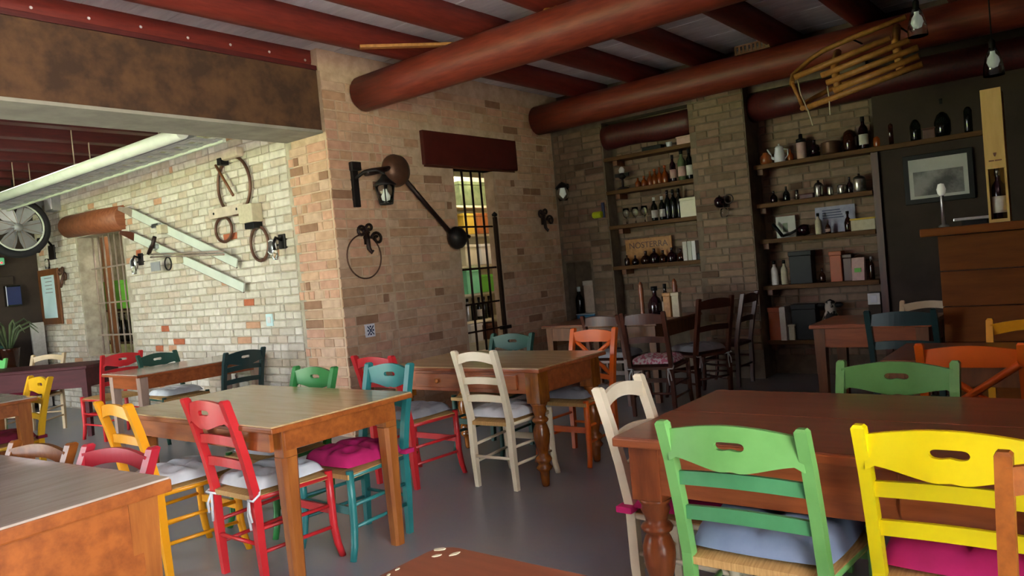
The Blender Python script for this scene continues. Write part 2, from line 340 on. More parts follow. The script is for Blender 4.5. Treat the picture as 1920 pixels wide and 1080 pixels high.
# ------------------------------------------------------------------ ceiling
ceil = struct('ceiling', MB().box(-3.2, 8.4, -3.3, 5.9, 3.49, 3.66).box(-3.2, 4.9, 5.9, 12.3, 3.36, 3.46), 'plank_white')
x = -3.0; pk = MB().box(-.148, .148, -3.2, 5.85, 0, .03, .004).mesh('ceiling_plank', 'plank_white')
while x < 8.3:
    o = obj('plank', pk, None, ceil); o.location = (x+.15, 0, 3.455+random.uniform(-.002, .002)); x += .30
pk2 = MB().box(-3.0, 4.3, -.105, .105, 0, .03, .004).mesh('ceiling_plank_far', 'plank_white'); y = 6.0
for i in range(28):
    o = obj('plank', pk2, None, ceil); o.location = (0, 6.02+i*.215, 3.30)
def log(name, x0, y0, y1, z, r, lab, m='red_log'):
    n = 12; pts = []; rr = []
    for i in range(n+1):
        t = i/n; pts.append((x0+.012*math.sin(5*t+x0), y1+(y0-y1)*t, z+.01*math.sin(7*t))); rr.append(r*(1+.03*math.sin(9*t+x0)))
    return one(name, MB().tube(pts, rr, 20), m, lab, 'beam', group='round red ceiling logs')
log('ceiling_log', 4.76, -2.9, 5.30, 3.09, .165, 'round red log beam ending above the black wall lantern')
log('ceiling_log', 7.44, -2.9, 5.30, 3.10, .165, 'long round red log beam touching the brick pier, behind the sled')
log('lintel_log', 7.86, 3.46, 4.62, 2.80, .14, 'dark red log lintel above the tall bottle niche', 'red_dark')
log('lintel_log', 7.86, -2.9, 2.86, 2.80, .14, 'dark red log lintel right of the brick pier, behind the sled', 'red_dark')
jy = [5.55, 4.72, 3.98, 3.24, 2.42, 1.66, .9, .15, -.6, -1.4]
ordn = ['joist nearest the rusty brown beam', 'second joist from the rusty brown beam', 'third joist from the rusty brown beam', 'fourth joist from the rusty brown beam', 'fifth joist from the rusty brown beam', 'sixth joist from the rusty brown beam', 'seventh joist from the rusty brown beam', 'eighth joist from the rusty brown beam', 'ninth joist from the rusty brown beam', 'tenth joist from the rusty brown beam']
jm = None
for i, y in enumerate(jy):
    n = 10; prof = [(-.10, .19), (-.10, .085), (-.072, .026), (-.03, 0), (.03, 0), (.072, .026), (.10, .085), (.10, .19)]
    if jm is None:
        jm = MB(); k = len(prof); vs = []; xs = [-3+j*1.0 for j in range(12)]
        for j, xx in enumerate(xs):
            w = .006*math.sin(j*2.1)
            vs += [(xx, p[0]+w, p[1]+(0 if p[1] > .1 else w*.6)) for p in prof]
        fs = [(a*k+b, a*k+(b+1) % k, (a+1)*k+(b+1) % k, (a+1)*k+b) for a in range(11) for b in range(k)]
        jm.add(vs, fs, True); jm.add([vs[b] for b in range(k)], [tuple(range(k))]); jm.add([vs[11*k+b] for b in range(k)], [tuple(range(k))[::-1]]); jm = jm.mesh('joist', 'red_joist')
    o = obj('ceiling_joist', jm); o.location = (0, y, 3.265); tag(o, 'dark red ceiling '+ordn[i]+', white boards above', 'beam', 'dark red ceiling joists')
    if i == 0:
        nm_ = MB().lathe([(.0, -.012), (.009, -.010), (.012, -.004), (.006, 0)], 8, (0, 0, 0), 'y').mesh('nail_head', 'white')
        for k in range(14): q = obj('nail_head', nm_, None, o); q.location = (1.0+k*.36, -.10, .10+.008*math.sin(k*4))
fm = MB().box(-3, 4.3, -.07, .07, 0, .24, .01).mesh('far_joist', 'red_dark')
far = ['nearest to', 'second from', 'third from', 'fourth from', 'fifth from', 'sixth from', 'seventh from', 'eighth from', 'ninth from']
for i in range(9):
    o = obj('ceiling_joist', fm); o.location = (0, 6.35+i*.63, 3.06); tag(o, 'dark red joist of the far room ceiling, %s the rusty beam' % far[i], 'beam', 'joists of the far room ceiling')
bt = thing('header_beam', 'massive rust brown beam spanning the opening to the far room', 'beam', (0, 0, 0))
obj('beam_body', MB().box(-3, 4.30, 5.38, 5.90, 2.735, 3.26, .006), 'rust_beam', bt); obj('soffit', MB().box(-3, 4.30, 5.375, 5.905, 2.71, 2.735), 'soffit', bt)
obj('beam_cap', MB().box(-3, 4.30, 5.37, 5.91, 3.26, 3.30, .004), 'red_dark', bt)
one('lintel_board', MB().box(5.5, 7.02, 5.325, 5.40, 2.49, 2.835, .008), 'lintel_red', 'dark red painted lintel board over the barred window', 'lintel')
obj('bead', MB().box(5.52, 7.0, 5.36, 5.8, 2.47, 2.49), 'wood_dark', bpy.data.objects['lintel_board'])
# ------------------------------------------------------------------ chairs (local: faces +x, origin between the back feet)
def lerp(a, b, t): return a+(b-a)*t
_cache = {}
def cached(key, fn, name, m):
    k = (key, m)
    if k not in _cache: _cache[k] = fn().mesh(name, m)
    return _cache[k]
def post(sy, H, w):      # back post: straight foot, then leaning back
    b = MB(); y = sy*(w/2-.02); hx, hy = .019, .017
    zs = [(0, .012), (.22, .002), (.44, 0), (.60, -.03), (.75, -.066), (H, -.105)]
    rings = []
    for z, x in zs:
        k = .82 if z == 0 else 1
        rings.append([(x-hx*k, y-hy*k, z), (x+hx*k, y-hy*k, z), (x+hx*k, y+hy*k, z), (x-hx*k, y+hy*k, z)])
    for a, c in zip(rings, rings[1:]): b.add(a+c, [(0, 1, 5, 4), (1, 2, 6, 5), (2, 3, 7, 6), (3, 0, 4, 7)])
    b.add(rings[0], [(3, 2, 1, 0)]); t = rings[-1]; top = [(p[0], p[1], p[2]) for p in t]
    cap = [(lerp(p[0], -.105, .35), lerp(p[1], y, .35), p[2]+.008) for p in t]
    b.add(top+cap, [(0, 1, 5, 4), (1, 2, 6, 5), (2, 3, 7, 6), (3, 0, 4, 7), (4, 5, 6, 7)]); return b
def backx(z, H): 
    pts = [(.44, 0), (.60, -.03), (.75, -.066), (H, -.105)]
    for (a, xa), (c, xc) in zip(pts, pts[1:]):
        if z <= c: return lerp(xa, xc, (z-a)/(c-a))
    return -.105
def fleg(sy, w, seat):
    y = sy*(w/2-.005); return MB().tube([(.40, y, seat), (.40, y, .30), (.403, y, .16), (.415, y*1.02, .07), (.435, y*1.04, 0)], [.020, .021, .020, .019, .017], 10)
def crest_hole(w, H, hole=True):
    iw = w-.05; hs = [-.0455, -.0445, -.043, -.040, -.036, -.028, -.018, -.009]; ys = sorted([-iw/2+iw*i/16 for i in range(17) if abs(-iw/2+iw*i/16) > .05]+hs+[-q for q in hs]+[0]); lo = []; m1 = []; m2 = []; hi = []; xb = []
    x0 = backx(H-.06, H)
    for y in ys:
        u = abs(y)/(iw/2); zt = H-.022+.026*math.cos(u*PI/2)
        zl = H-.118-.016*math.cos(u*PI*1.0)*(1 if u < 1 else 0)+(.006*math.exp(-(u/.10)**2) if hole else 0)
        hw = .045; c = H-.056
        if hole and abs(y) < hw+.001:
            q = max(0, 1-(abs(y)/hw)**6)**.5; a, b = c-.013*q+.004*math.exp(-(y/.012)**2)*q, c+.013*q
        else: a = b = c
        lo.append(zl); m1.append(a); m2.append(b); hi.append(zt); xb.append(x0-.008-.022*math.cos(u*PI/2))
    b = MB(); b.strip(ys, lo, m1, xb, .017); b.strip(ys, m2, hi, xb, .017); return b
def crest_arch(w, H):
    n = 13; iw = w-.05; ys = [-iw/2+iw*i/(n-1) for i in range(n)]; x0 = backx(H-.05, H); c = [math.cos(y/(iw/2)*PI/2) for y in ys]
    return MB().strip(ys, [H-.085+.030*q for q in c], [H-.022+.022*q for q in c], [x0-.006-.020*q for q in c], .018)
def crest_flat(w, H):
    n = 13; iw = w-.05; ys = [-iw/2+iw*i/(n-1) for i in range(n)]; x0 = backx(H-.05, H); c = [math.cos(y/(iw/2)*PI/2) for y in ys]
    return MB().strip(ys, [H-.095]*n, [H-.024+.020*q for q in c], [x0-.006-.018*q for q in c], .018)
def slat(w, H, z, h=.042):
    n = 9; iw = w-.045; ys = [-iw/2+iw*i/(n-1) for i in range(n)]; x0 = backx(z, H); c = [math.cos(y/(iw/2)*PI/2) for y in ys]
    return MB().strip(ys, [z-h/2+.010*q for q in c], [z+h/2+.012*q for q in c], [x0-.004-.018*q for q in c], .015)
def bar(p, q, r=.010, n=8): return MB().tube([p, q], r, n)
def make_chair(kind, paint, label, loc, rz, H=.89, w=.40, group='painted rush seat chairs', slat_paint=None, seat_m='rush', seat=.445):
    t = thing('dining_chair', label, 'chair', loc, rz, group); wf = w+.03; pm = paint; sp = slat_paint or paint
    key = (kind, round(H, 3), round(w, 3))
    for s in (-1, 1):
        obj('back_post', cached(('post', s)+key, lambda: post(s, H, w), 'back_post', pm), None, t)
        obj('leg', cached(('fleg', s)+key, lambda: fleg(s, wf, seat), 'leg', pm), None, t)
        for z in (.16, .27): obj('side_stretcher', cached(('ss', s, z)+key, lambda: bar((.0, s*(w/2-.02), z), (.405, s*(wf/2-.005), z)), 'side_stretcher', pm), None, t)
        obj('seat_rail', cached(('sr', s)+key, lambda: bar((0, s*(w/2-.02), seat-.03), (.40, s*(wf/2-.005), seat-.03), .014), 'seat_rail', pm), None, t)
    obj('front_stretcher', cached(('fs',)+key, lambda: MB().box(.396, .412, -wf/2+.01, wf/2-.01, .225, .265), 'front_stretcher', pm), None, t)
    obj('front_rail', cached(('fr',)+key, lambda: bar((.40, -wf/2+.01, seat-.03), (.40, wf/2-.01, seat-.03), .015), 'front_rail', pm), None, t)
    obj('rear_stretcher', cached(('rs',)+key, lambda: bar((0, -w/2+.02, .20), (0, w/2-.02, .20)), 'rear_stretcher', pm), None, t)
    def seatmesh():
        b = MB(); n = 10; vs = []
        for i in range(n+1):
            u = i/n
            for j in range(n+1):
                v = j/n*2-1; hw = lerp(w/2-.012, wf/2+.008, u); e = (1-(2*u-1)**6)*(1-v**6); vs.append((-.012+.435*u, v*hw, seat-.004-.012+.016*e))
        fs = [(i*(n+1)+j, (i+1)*(n+1)+j, (i+1)*(n+1)+j+1, i*(n+1)+j+1) for i in range(n) for j in range(n)]
        b.add(vs, fs, True); lo = [(p[0], p[1], seat-.040) for p in vs]; b.add(lo, [f[::-1] for f in fs])
        o = 0; m = (n+1)**2
        ring = [i*(n+1) for i in range(n+1)]+[n*(n+1)+j for j in range(1, n+1)]+[i*(n+1)+n for i in range(n-1, -1, -1)]+[j for j in range(n-1, 0, -1)]
        b.add([vs[i] for i in ring]+[lo[i] for i in ring], [(k, (k+1) % len(ring), len(ring)+(k+1) % len(ring), len(ring)+k)[::-1] for k in range(len(ring))]); return b
    obj('seat', cached(('seat',)+key, seatmesh, 'seat', seat_m), None, t)
    if kind == 'hole':
        obj('crest_rail', cached(('cr',)+key, lambda: crest_hole(w, H), 'crest_rail', pm), None, t)
        for z in (.575, .69): obj('slat', cached(('sl', z)+key, lambda: slat(w, H, z), 'slat', sp), None, t)
    elif kind == 'arch':
        obj('crest_rail', cached(('cr',)+key, lambda: crest_arch(w, H), 'crest_rail', pm), None, t)
        for z in (.575, .69): obj('slat', cached(('sl', z)+key, lambda: slat(w, H, z), 'slat', sp), None, t)
    elif kind == 'bow':
        obj('crest_rail', cached(('cr',)+key, lambda: crest_arch(w, H), 'crest_rail', pm), None, t); obj('slat', cached(('sl',)+key, lambda: slat(w, H, .62), 'slat', sp), None, t)
    elif kind == 'cross':
        obj('crest_rail', cached(('cr',)+key, lambda: crest_flat(w, H), 'crest_rail', pm), None, t)
        for s in (-1, 1):
            def cross():
                b = MB(); pts = []; z1, z2 = .60, H-.08
                for i in range(7):
                    u = i/6; y = s*(w/2-.03)*(1-2*u) if False else s*(w/2-.03)*(1-2*u); z = lerp(z2, z1-.06, u); pts.append((backx(z, H)-.012+.006*s, y, z))
                return MB().tube(pts, .016, 8, sx=1)
            obj('cross_brace', cached(('cx', s)+key, cross, 'cross_brace', sp), None, t)
        obj('slat', cached(('sl',)+key, lambda: slat(w, H, .53, .035), 'slat', sp), None, t)
    elif kind == 'plain':
        obj('crest_rail', cached(('cr',)+key, lambda: crest_flat(w, H), 'crest_rail', pm), None, t)
        obj('slat', cached(('sl',)+key, lambda: slat(w, H, .66, .05), 'slat', sp), None, t)
    return t
def cushion_mesh(w=.40, d=.40, th=.055, dents=True):
    b = MB(); n = 18; top = []; bot = []
    for i in range(n+1):
        for j in range(n+1):
            u, v = i/n*2-1, j/n*2-1; k = .93+.07*(1-(u*v)**2); e = (1-abs(u)**5)**.5*(1-abs(v)**5)**.5
            dz = 0
            if dents:
                for a in (-.5, .5):
                    for c in (-.5, .5): dz += .8*math.exp(-((u-a)**2+(v-c)**2)/.022)
                dz += .4*math.exp(-(u/.10)**2)*(1-abs(v)**4)+.4*math.exp(-(v/.10)**2)*(1-abs(u)**4)
            top.append((u*d/2*k, v*w/2*k, .008+th*e*(1-min(dz, .8)))); bot.append((u*d/2*k, v*w/2*k, .008-.008*e))
    fs = [(i*(n+1)+j, (i+1)*(n+1)+j, (i+1)*(n+1)+j+1, i*(n+1)+j+1) for i in range(n) for j in range(n)]
    b.add(top, fs, True); b.add(bot, [f[::-1] for f in fs], True); return b
def cushion(chair, m, label, ties=None, th=.055, seat=.445, w=.40, dx=.205):
    l = chair.location; rz = chair.rotation_euler.z; q = Matrix.Rotation(rz, 4, 'Z') @ Vector((dx, 0, 0))
    t = thing('seat_cushion', label, 'cushion', (l.x+q.x, l.y+q.y, seat+.001), rz, 'seat cushions tied to the chairs')
    obj('pad', cached(('pad', th, w), lambda: cushion_mesh(w, w, th), 'pad', m), None, t)
    if ties:
        for s in (-1, 1):
            y = s*.185
            if ties == 'band': obj('tie', cached(('band', s), lambda: MB().box(-.245, -.18, y-.027, y+.027, -.012, .012, .004), 'tie', m), None, t)
            else:
                obj('tie', cached(('string', s), lambda: MB().tube([(-.16, s*.15, .02), (-.20, s*.20, -.01), (-.235, s*.20, -.03), (-.235, s*.16, -.03), (-.20, s*.145, -.045)], .006, 6)
                    .tube([(-.232, s*.16, -.03), (-.238, s*.155, -.10), (-.236, s*.165, -.17)], .006, 6).tube([(-.232, s*.162, -.03), (-.245, s*.18, -.08), (-.24, s*.185, -.13)], .006, 6), 'tie', 'cloth_white'), None, t)
    return t
PX, PY, NX, NY = 0, PI/2, PI, -PI/2
ch = {}
def C(k, *a, **kw): ch[k] = make_chair(*a, **kw)
C('c1', 'hole', 'paint_green', 'light green ladderback chair in the foreground at the drawer side of the dark table', (2.15, .885, 0), PX, .87, .455, slat_paint='paint_green_dark')
C('c2', 'hole', 'paint_yellow', 'lemon yellow ladderback chair in the right foreground', (2.235, .345, 0), PX, .87, .46)
C('c3', 'bow', 'wood_brown', 'brown wooden chair cut by the right edge in front of the lemon yellow chair', (1.79, .015, 0), NX, .885, .42)
C('c4', 'arch', 'paint_cream', 'cream chair with an arched back at the end of the dark foreground table', (2.60, 1.46, 0), NY, .885, .36)
C('c5', 'hole', 'paint_green', 'light green chair on the far side of the dark foreground table', (3.24, .71, 0), NX, .855, .46)
C('c6', 'cross', 'paint_orange', 'orange cross back chair behind the light green far chair', (3.74, .49, 0), PX, .885, .41)
C('c7', 'arch', 'paint_amber', 'amber chair standing in front of the wooden bar counter', (4.80, .36, 0), NX, .85, .42)
C('c8', 'plain', 'paint_bottle', 'dark blue green chair left of the bar counter', (5.30, 1.06, 0), PX, .89, .42)
C('c9', 'arch', 'paint_beige', 'dull pinkish beige chair behind the dark blue green chair', (6.50, 1.13, 0), NX, .83, .42)
C('c10', 'arch', 'paint_cream', 'cream ladderback chair in the middle of the room at the turned leg table', (3.575, 3.11, 0), R(3), .885, .345)
C('c11', 'arch', 'paint_red', 'red ladderback chair with grey cushion left of the central cream chair', (3.36, 3.79, 0), PX, .885, .40)
C('c12', 'hole', 'paint_darkgreen', 'dark green chair on the wall side of the turned leg table', (4.62, 3.79, 0), NX, .85, .43)
C('c13', 'cross', 'paint_orange', 'orange cross back chair at the far side of the turned leg table', (4.62, 3.02, 0), NX, .875, .40)
C('c14', 'hole', 'paint_teal', 'teal chair with magenta cushion pushed under the square leg table', (2.78, 3.225, 0), NX, .90, .38)
C('c15', 'hole', 'paint_red', 'bright red chair with white tied cushion in the left foreground', (1.945, 3.35, 0), PX, .89, .385)
C('c16', 'arch', 'paint_amber', 'amber ladderback chair left of the bright red foreground chair', (1.78, 3.92, 0), PX, .885, .365)
C('c17', 'bow', 'paint_crimson', 'crimson chair whose back rises behind the near left table', (1.185, 2.97, 0), R(191), .835, .42)
C('c18', 'bow', 'wood_brown', 'brown wooden chair left of the crimson chair behind the near left table', (1.085, 3.43, 0), R(191), .84, .42)
C('c19', 'hole', 'paint_leaf', 'mid green chair on the far side of the square leg table', (2.80, 3.93, 0), NX, .87, .42)
C('c20', 'hole', 'paint_bottle', 'very dark teal chair on the near side of the table by the pale wall', (3.84, 6.30, 0), PY, .85, .42)
C('c21', 'hole', 'paint_darkgreen', 'dark green chair on the far side of the table by the pale wall', (3.735, 7.52, 0), NY, .84, .42)
C('c22', 'hole', 'paint_red', 'red chair between the table by the pale wall and the burgundy table', (3.53, 8.03, 0), PY, .87, .42)
C('c23', 'arch', 'paint_beige', 'beige chair with wine red seat behind the burgundy table', (3.44, 9.72, 0), R(214), .86, .42)
C('c24', 'hole', 'paint_mint', 'mint green chair at the left edge behind the burgundy table', (2.98, 10.15, 0), R(214), .86, .42)
C('c25', 'hole', 'paint_gold', 'golden yellow chair with wine red cushion at the table on the left edge', (2.16, 6.49, 0), NX, .87, .42)
G2 = 'dark wooden chairs around the corner table'
C('d1', 'plain', 'wood_dark', 'dark wooden chair with a pink checked cushion at the corner table', (5.72, 3.12, 0), R(10), .90, .40, G2, seat_m='wood_dark')
C('d2', 'plain', 'wood_dark', 'dark wooden chair in front of the brick pier, nearest to it', (6.56, 2.93, 0), R(64), .94, .42, G2, seat_m='wood_dark')
C('d3', 'plain', 'wood_dark', 'dark wooden chair half hidden behind the chair at the brick pier', (7.33, 2.93, 0), R(88), .92, .38, G2, seat_m='wood_dark')
C('d4', 'plain', 'wood_dark', 'dark wooden chair beside the orange cross back chair, near the corner niche', (6.06, 3.74, 0), R(5), .86, .40, G2, seat_m='wood_dark')
for k, m, lb, ti in (('c1', 'cloth_blue', 'blue grey tufted cushion on the light green foreground chair', None), ('c2', 'cloth_magenta', 'magenta cushion on the lemon yellow chair', None),
        ('c4', 'cloth_magenta', 'magenta cushion banded to the cream chair at the dark table end', 'band'), ('c10', 'cloth_white', 'white tufted cushion on the central cream chair', None),
        ('c11', 'cloth_grey', 'grey cushion on the red chair beside the turned leg table', None), ('c13', 'cloth_grey', 'grey cushion on the orange chair at the turned leg table', None),
        ('c14', 'cloth_magenta', 'thick bright magenta cushion on the teal chair', 'band'), ('c15', 'cloth_white', 'white cushion tied with strings to the bright red foreground chair', 'string'),
        ('c16', 'cloth_white', 'white cushion on the amber ladderback chair', None), ('c19', 'cloth_white', 'whitish cushion on the mid green chair', None), ('c21', 'cloth_white', 'white cushion on the dark green chair by the pale wall', None),
        ('c23', 'cloth_wine', 'wine red cushion on the beige chair behind the burgundy table', None), ('c25', 'cloth_wine', 'wine red cushion on the yellow chair at the left edge', 'band'),
        ('d1', 'cloth_check', 'pink checked cushion on the dark chair nearest the orange chair', 'string'), ('d2', 'cloth_grey', 'grey cushion on the dark chair at the brick pier', 'string'), ('d4', 'cloth_grey', 'grey cushion on the dark chair beside the orange chair', None)):
    cushion(ch[k], m, lb, ti, .075 if k == 'c14' else .085 if k in ('c1', 'c2') else .06, .445, .455 if k in ('c1', 'c2') else .40, .235 if k in ('c1', 'c2') else .205)
# ------------------------------------------------------------------ tables
def turned(h0, block, r=1.0):   # square block on top of a turned shaft
    p = [(.022, 0), (.026, .015), (.030, .06), (.034, .11), (.050, .125), (.055, .14), (.044, .155), (.040, .17), (.052, .185), (.056, .20), (.050, .215), (.036, .23), (.034, .245),
         (.040, .27), (.050, .32), (.056, .37), (.054, .41), (.044, .445), (.036, .46), (.052, .475), (.056, .487), (.048, .50), (.036, .51), (.040, .53), (.050, .56), (.046, .58), (.054, .595), (.058, .61)]
    k = (h0-block)/.61; return [(a*r, z*k) for a, z in p]
def table(label, x0, x1, y0, y1, h, top_m, frame_m, leg_m, leg='square', over=.04, apron=.11, th=.03, boards=1, lw=.07, rz=0, drawer=None, round_c=0, grain='y', legs_in=0, block=None, name='dining_table'):
    cx, cy = (x0+x1)/2, (y0+y1)/2; a, b = (x1-x0)/2, (y1-y0)/2
    t = thing(name, label, 'table', (cx, cy, 0), rz, 'wooden dining tables')
    if round_c:
        pts = []
        for sx, sy, a0 in ((1, 1, 0), (-1, 1, 90), (-1, -1, 180), (1, -1, 270)):
            for i in range(6): q = R(a0+18*i); pts.append((sx*(a-round_c)+round_c*math.cos(q), sy*(b-round_c)+round_c*math.sin(q)))
        obj('table_top', MB().prism(pts, h-th, h), top_m, t)
    elif boards > 1:
        for i in range(boards):
            q0, q1 = -a+2*a*i/boards, -a+2*a*(i+1)/boards; obj('top_board', MB().box(q0+.001, q1-.001, -b, b, h-th, h-random.uniform(0, .001), .004), top_m, t)
        obj('top_edge', MB().box(-a-.006, -a+.012, -b-.004, b+.004, h-th-.004, h-.004, .006).box(a-.012, a+.006, -b-.004, b+.004, h-th-.004, h-.004, .006), frame_m, t)
    else:
        obj('table_top', MB().box(-a, a, -b, b, h-.008, h, .003), top_m, t); obj('top_edge', MB().box(-a-.004, a+.004, -b-.004, b+.004, h-th, h-.007, .006), frame_m, t)
    ia, ib = a-over, b-over
    for s in (-1, 1):
        obj('apron', MB().box(s*(ia-.015)-.011, s*(ia-.015)+.011, -ib+lw*.6, ib-lw*.6, h-th-apron, h-th, .003), frame_m, t)
        obj('apron', MB().box(-ia+lw*.6, ia-lw*.6, s*(ib-.015)-.011, s*(ib-.015)+.011, h-th-apron, h-th, .003), frame_m, t)
        for u in (-1, 1):
            lx, ly = s*(ia-lw/2-legs_in), u*(ib-lw/2)
            if leg == 'turned':
                bl = block or apron+.02
                lg = obj('leg', MB().box(lx-lw/2, lx+lw/2, ly-lw/2, ly+lw/2, h-th-bl, h-th, .004), leg_m, t)
                obj('turned_shaft', MB().lathe(turned(h-th, bl, lw/.11), 18, (lx, ly, 0)), leg_m, lg)
            elif leg == 'chamfer':
                z1 = h-th-apron-.03; o8 = lambda w, z: [(lx+w*p, ly+w*q, z) for p, q in ((-1, -.6), (-.6, -1), (.6, -1), (1, -.6), (1, .6), (.6, 1), (-.6, 1), (-1, .6))]
                m_ = MB().box(lx-lw*.42, lx+lw*.42, ly-lw*.42, ly+lw*.42, z1, h-th); rg = [o8(lw*.36, 0), o8(lw*.42, z1*.5), o8(lw*.5, z1-.04), o8(lw*.52, z1)]
                for p, q in zip(rg, rg[1:]): m_.add(p+q, [(i, (i+1) % 8, 8+(i+1) % 8, 8+i) for i in range(8)])
                m_.add(rg[-1], [tuple(range(8))]); m_.add(rg[0], [tuple(range(8))[::-1]]); obj('leg', m_, leg_m, t)
            else:
                w0, w1 = lw*.33, lw*.5
                obj('leg', MB().hexa([(lx-w0, ly-w0, 0), (lx+w0, ly-w0, 0), (lx+w0, ly+w0, 0), (lx-w0, ly+w0, 0)], [(lx-w1, ly-w1, h-th), (lx+w1, ly-w1, h-th), (lx+w1, ly+w1, h-th), (lx-w1, ly+w1, h-th)]), leg_m, t)
    if drawer:   # on the -x side
        for (d0, d1, hw) in drawer:
            z0, z1 = h-th-apron+.025, h-th-.02; d = obj('drawer', MB().box(-ia-.012, -ia+.006, d0, d1, z0, z1, .004), frame_m, t); yc = (d0+d1)/2; zc = (z0+z1)/2
            if hw == 'knob': obj('knob', MB().lathe([(.006, .008), (.008, 0), (.017, -.012), (.014, -.022), (0, -.025)][::-1], 12, (-ia-.012, yc, zc), 'x'), 'wood_honey', d)
            elif hw == 'pull': obj('handle', MB().tube([(-ia-.012, yc-.05, zc), (-ia-.03, yc-.045, zc-.006), (-ia-.032, yc, zc-.010), (-ia-.03, yc+.045, zc-.006), (-ia-.012, yc+.05, zc)], .005, 8).lathe([(.016, 0), (.012, -.008)], 10, (-ia-.01, yc-.05, zc), 'x').lathe([(.016, 0), (.012, -.008)], 10, (-ia-.01, yc+.05, zc), 'x'), 'iron_brown', d)
    return t
table('dark umber table with turned legs and drawer in the right foreground', 2.27, 3.18, -.50, 1.41, .755, 'wood_umber', 'wood_red', 'wood_red_v', 'turned', .035, .175, .032, 2, .115, drawer=[(.05, -.75, 'pull')], block=.20)
table('table with olive brown top and chamfered square legs in the left middle', 1.89, 2.74, 2.91, 4.38, .78, 'top_olive', 'wood_honey_h', 'wood_honey', 'chamfer', .04, .10, .032, 1, .085, legs_in=.035)
table('large honey wood table with thick edge in the near left corner', -.03, 1.15, 2.42, 3.9, .795, 'top_grey', 'wood_honey_h', 'wood_honey', 'square', .03, .25, .05, 1, .10, rz=R(5))
table('dark brown table corner with paint specks at the bottom centre', .30, 1.18, .05, 1.20, .78, 'wood_umber', 'wood_red', 'wood_red_v', 'square', .06, .09, .03, 1, .06, round_c=.05)
table('honey table with turned legs and a knobbed drawer before the barred window', 3.66, 4.44, 2.76, 4.12, .755, 'top_olive', 'wood_red', 'wood_turned', 'turned', .035, .14, .03, 1, .105, drawer=[(-.02, .42, 'knob'), (-.48, -.08, None)], block=.20)
table('table with pinkish legs standing against the pale brick wall', 3.02, 4.27, 6.55, 7.22, .755, 'top_grey', 'wood_red', 'wood_pink', 'square', .04, .11, .028, 1, .07)
table('burgundy painted table with deep apron in the far room', 2.57, 4.13, 8.58+.55, 9.22+.55, .755, 'wood_burgundy', 'wood_burgundy', 'wood_burgundy', 'square', .03, .20, .03, 1, .07, rz=R(-56)).location = (3.21-.112+.257-.11, 8.84+.166+.174+.17, 0)
table('table with square honey legs at the left edge', .9, 2.10, 6.12, 6.82, .765, 'top_grey', 'wood_honey_h', 'wood_honey', 'square', .03, .09, .03, 1, .085)
table('dark wooden corner table carrying bottles near the niches', 6.22, 7.22, 3.30, 4.60, .755, 'wood_umber', 'wood_mid', 'wood_mid', 'square', .03, .13, .03, 1, .075)
table('reddish brown table left of the bar behind the dark chair', 5.72, 6.38, .98, 1.78, .755, 'wood_red', 'wood_red', 'wood_mid', 'square', .02, .14, .03, 1, .08)
table('small dark table between the orange chair and the amber chair', 4.05, 4.68, -.55, .93, .755, 'wood_umber', 'wood_mid', 'wood_mid', 'square', .03, .10, .03, 1, .07)
for i, (x, y, rx, lb) in enumerate(((1.155, 1.185, .014, 'pale paint speck at the very corner of the bottom table'), (1.125, 1.165, .010, 'rounder pale paint speck left of the pair on the bottom table'), (1.150, 1.135, .012, 'pale paint speck right of the pair on the bottom table'), (1.035, 1.19, .006, 'tiny pale paint speck on the left edge of the bottom table'), (1.005, 1.185, .006, 'tiny outermost pale paint speck low on the bottom table'))):
    one('paint_chip', MB().prism([(rx*math.cos(k*PI/4)*(1+.2*math.sin(k*3+i)), .5*rx*math.sin(k*PI/4)) for k in range(8)], 0, .0015), 'label_cream', lb, 'speck', (x, y, .780), R(-50+i*17), 'paint specks on the dark table')
# ------------------------------------------------------------------ back wall: lantern, iron tools, grille
t = thing('wall_lantern', 'black iron wall lantern with glass body at the brick corner', 'lantern', (4.66, WY-.034, 2.25))
obj('wall_plate', MB().box(-.125, -.055, -.025, .012, -.20, .16, .008).box(-.14, -.03, -.05, .0, .13, .21, .01), 'iron', t)
obj('arm', MB().tube([(-.09, -.02, .06), (-.05, -.10, .11), (.03, -.17, .12), (.10, -.19, .09), (.10, -.19, .04)], .016, 8), 'iron', t)
lc = (.10, -.19, 0)
obj('cap', MB().lathe([(0, .085), (.02, .075), (.045, .04), (.105, -.015), (.10, -.025), (.0, -.02)][::-1], 8, lc), 'iron', t)
obj('glass_body', MB().lathe([(.055, -.18), (.075, -.09), (.082, -.025)], 8, lc), 'glass_clear', t)
obj('cage', MB().tube([(lc[0]+.057*math.cos(a), lc[1]+.057*math.sin(a), -.19) for a in [i*PI/6 for i in range(12)]], .007, 6, closed=True), 'iron', t)
for i in range(4):
    a = PI/4+i*PI/2; obj('cage_bar', MB().tube([(lc[0]+.057*math.cos(a), lc[1]+.057*math.sin(a), -.19), (lc[0]+.084*math.cos(a), lc[1]+.084*math.sin(a), -.025)], .006, 6), 'iron', t)
obj('bulb', MB().lathe([(.012, -.06), (.016, -.08), (.030, -.11), (.026, -.14), (0, -.155)][::-1], 12, lc), 'bulb_milk', t)
t = thing('iron_pan', 'long diagonal iron tool with a brown round pan above and a dark bowl below', 'iron tool', (5.06, WY-.088, 2.40))
obj('large_pan', MB().lathe([(0, -.085), (.08, -.075), (.14, -.035), (.158, .02), (.155, .045)][::-1], 24, (0, 0, 0), 'y'), 'copper_brown', t)
obj('rod', MB().tube([(.09, -.01, -.09), (.36, -.01, -.34), (.66, -.01, -.61)], .024, 10), 'iron_brown', t)
obj('small_bowl', MB().lathe([(0, -.10), (.07, -.085), (.112, -.04), (.118, .0), (.10, .035)][::-1], 20, (.73, -.02, -.665), 'y'), 'iron', t)
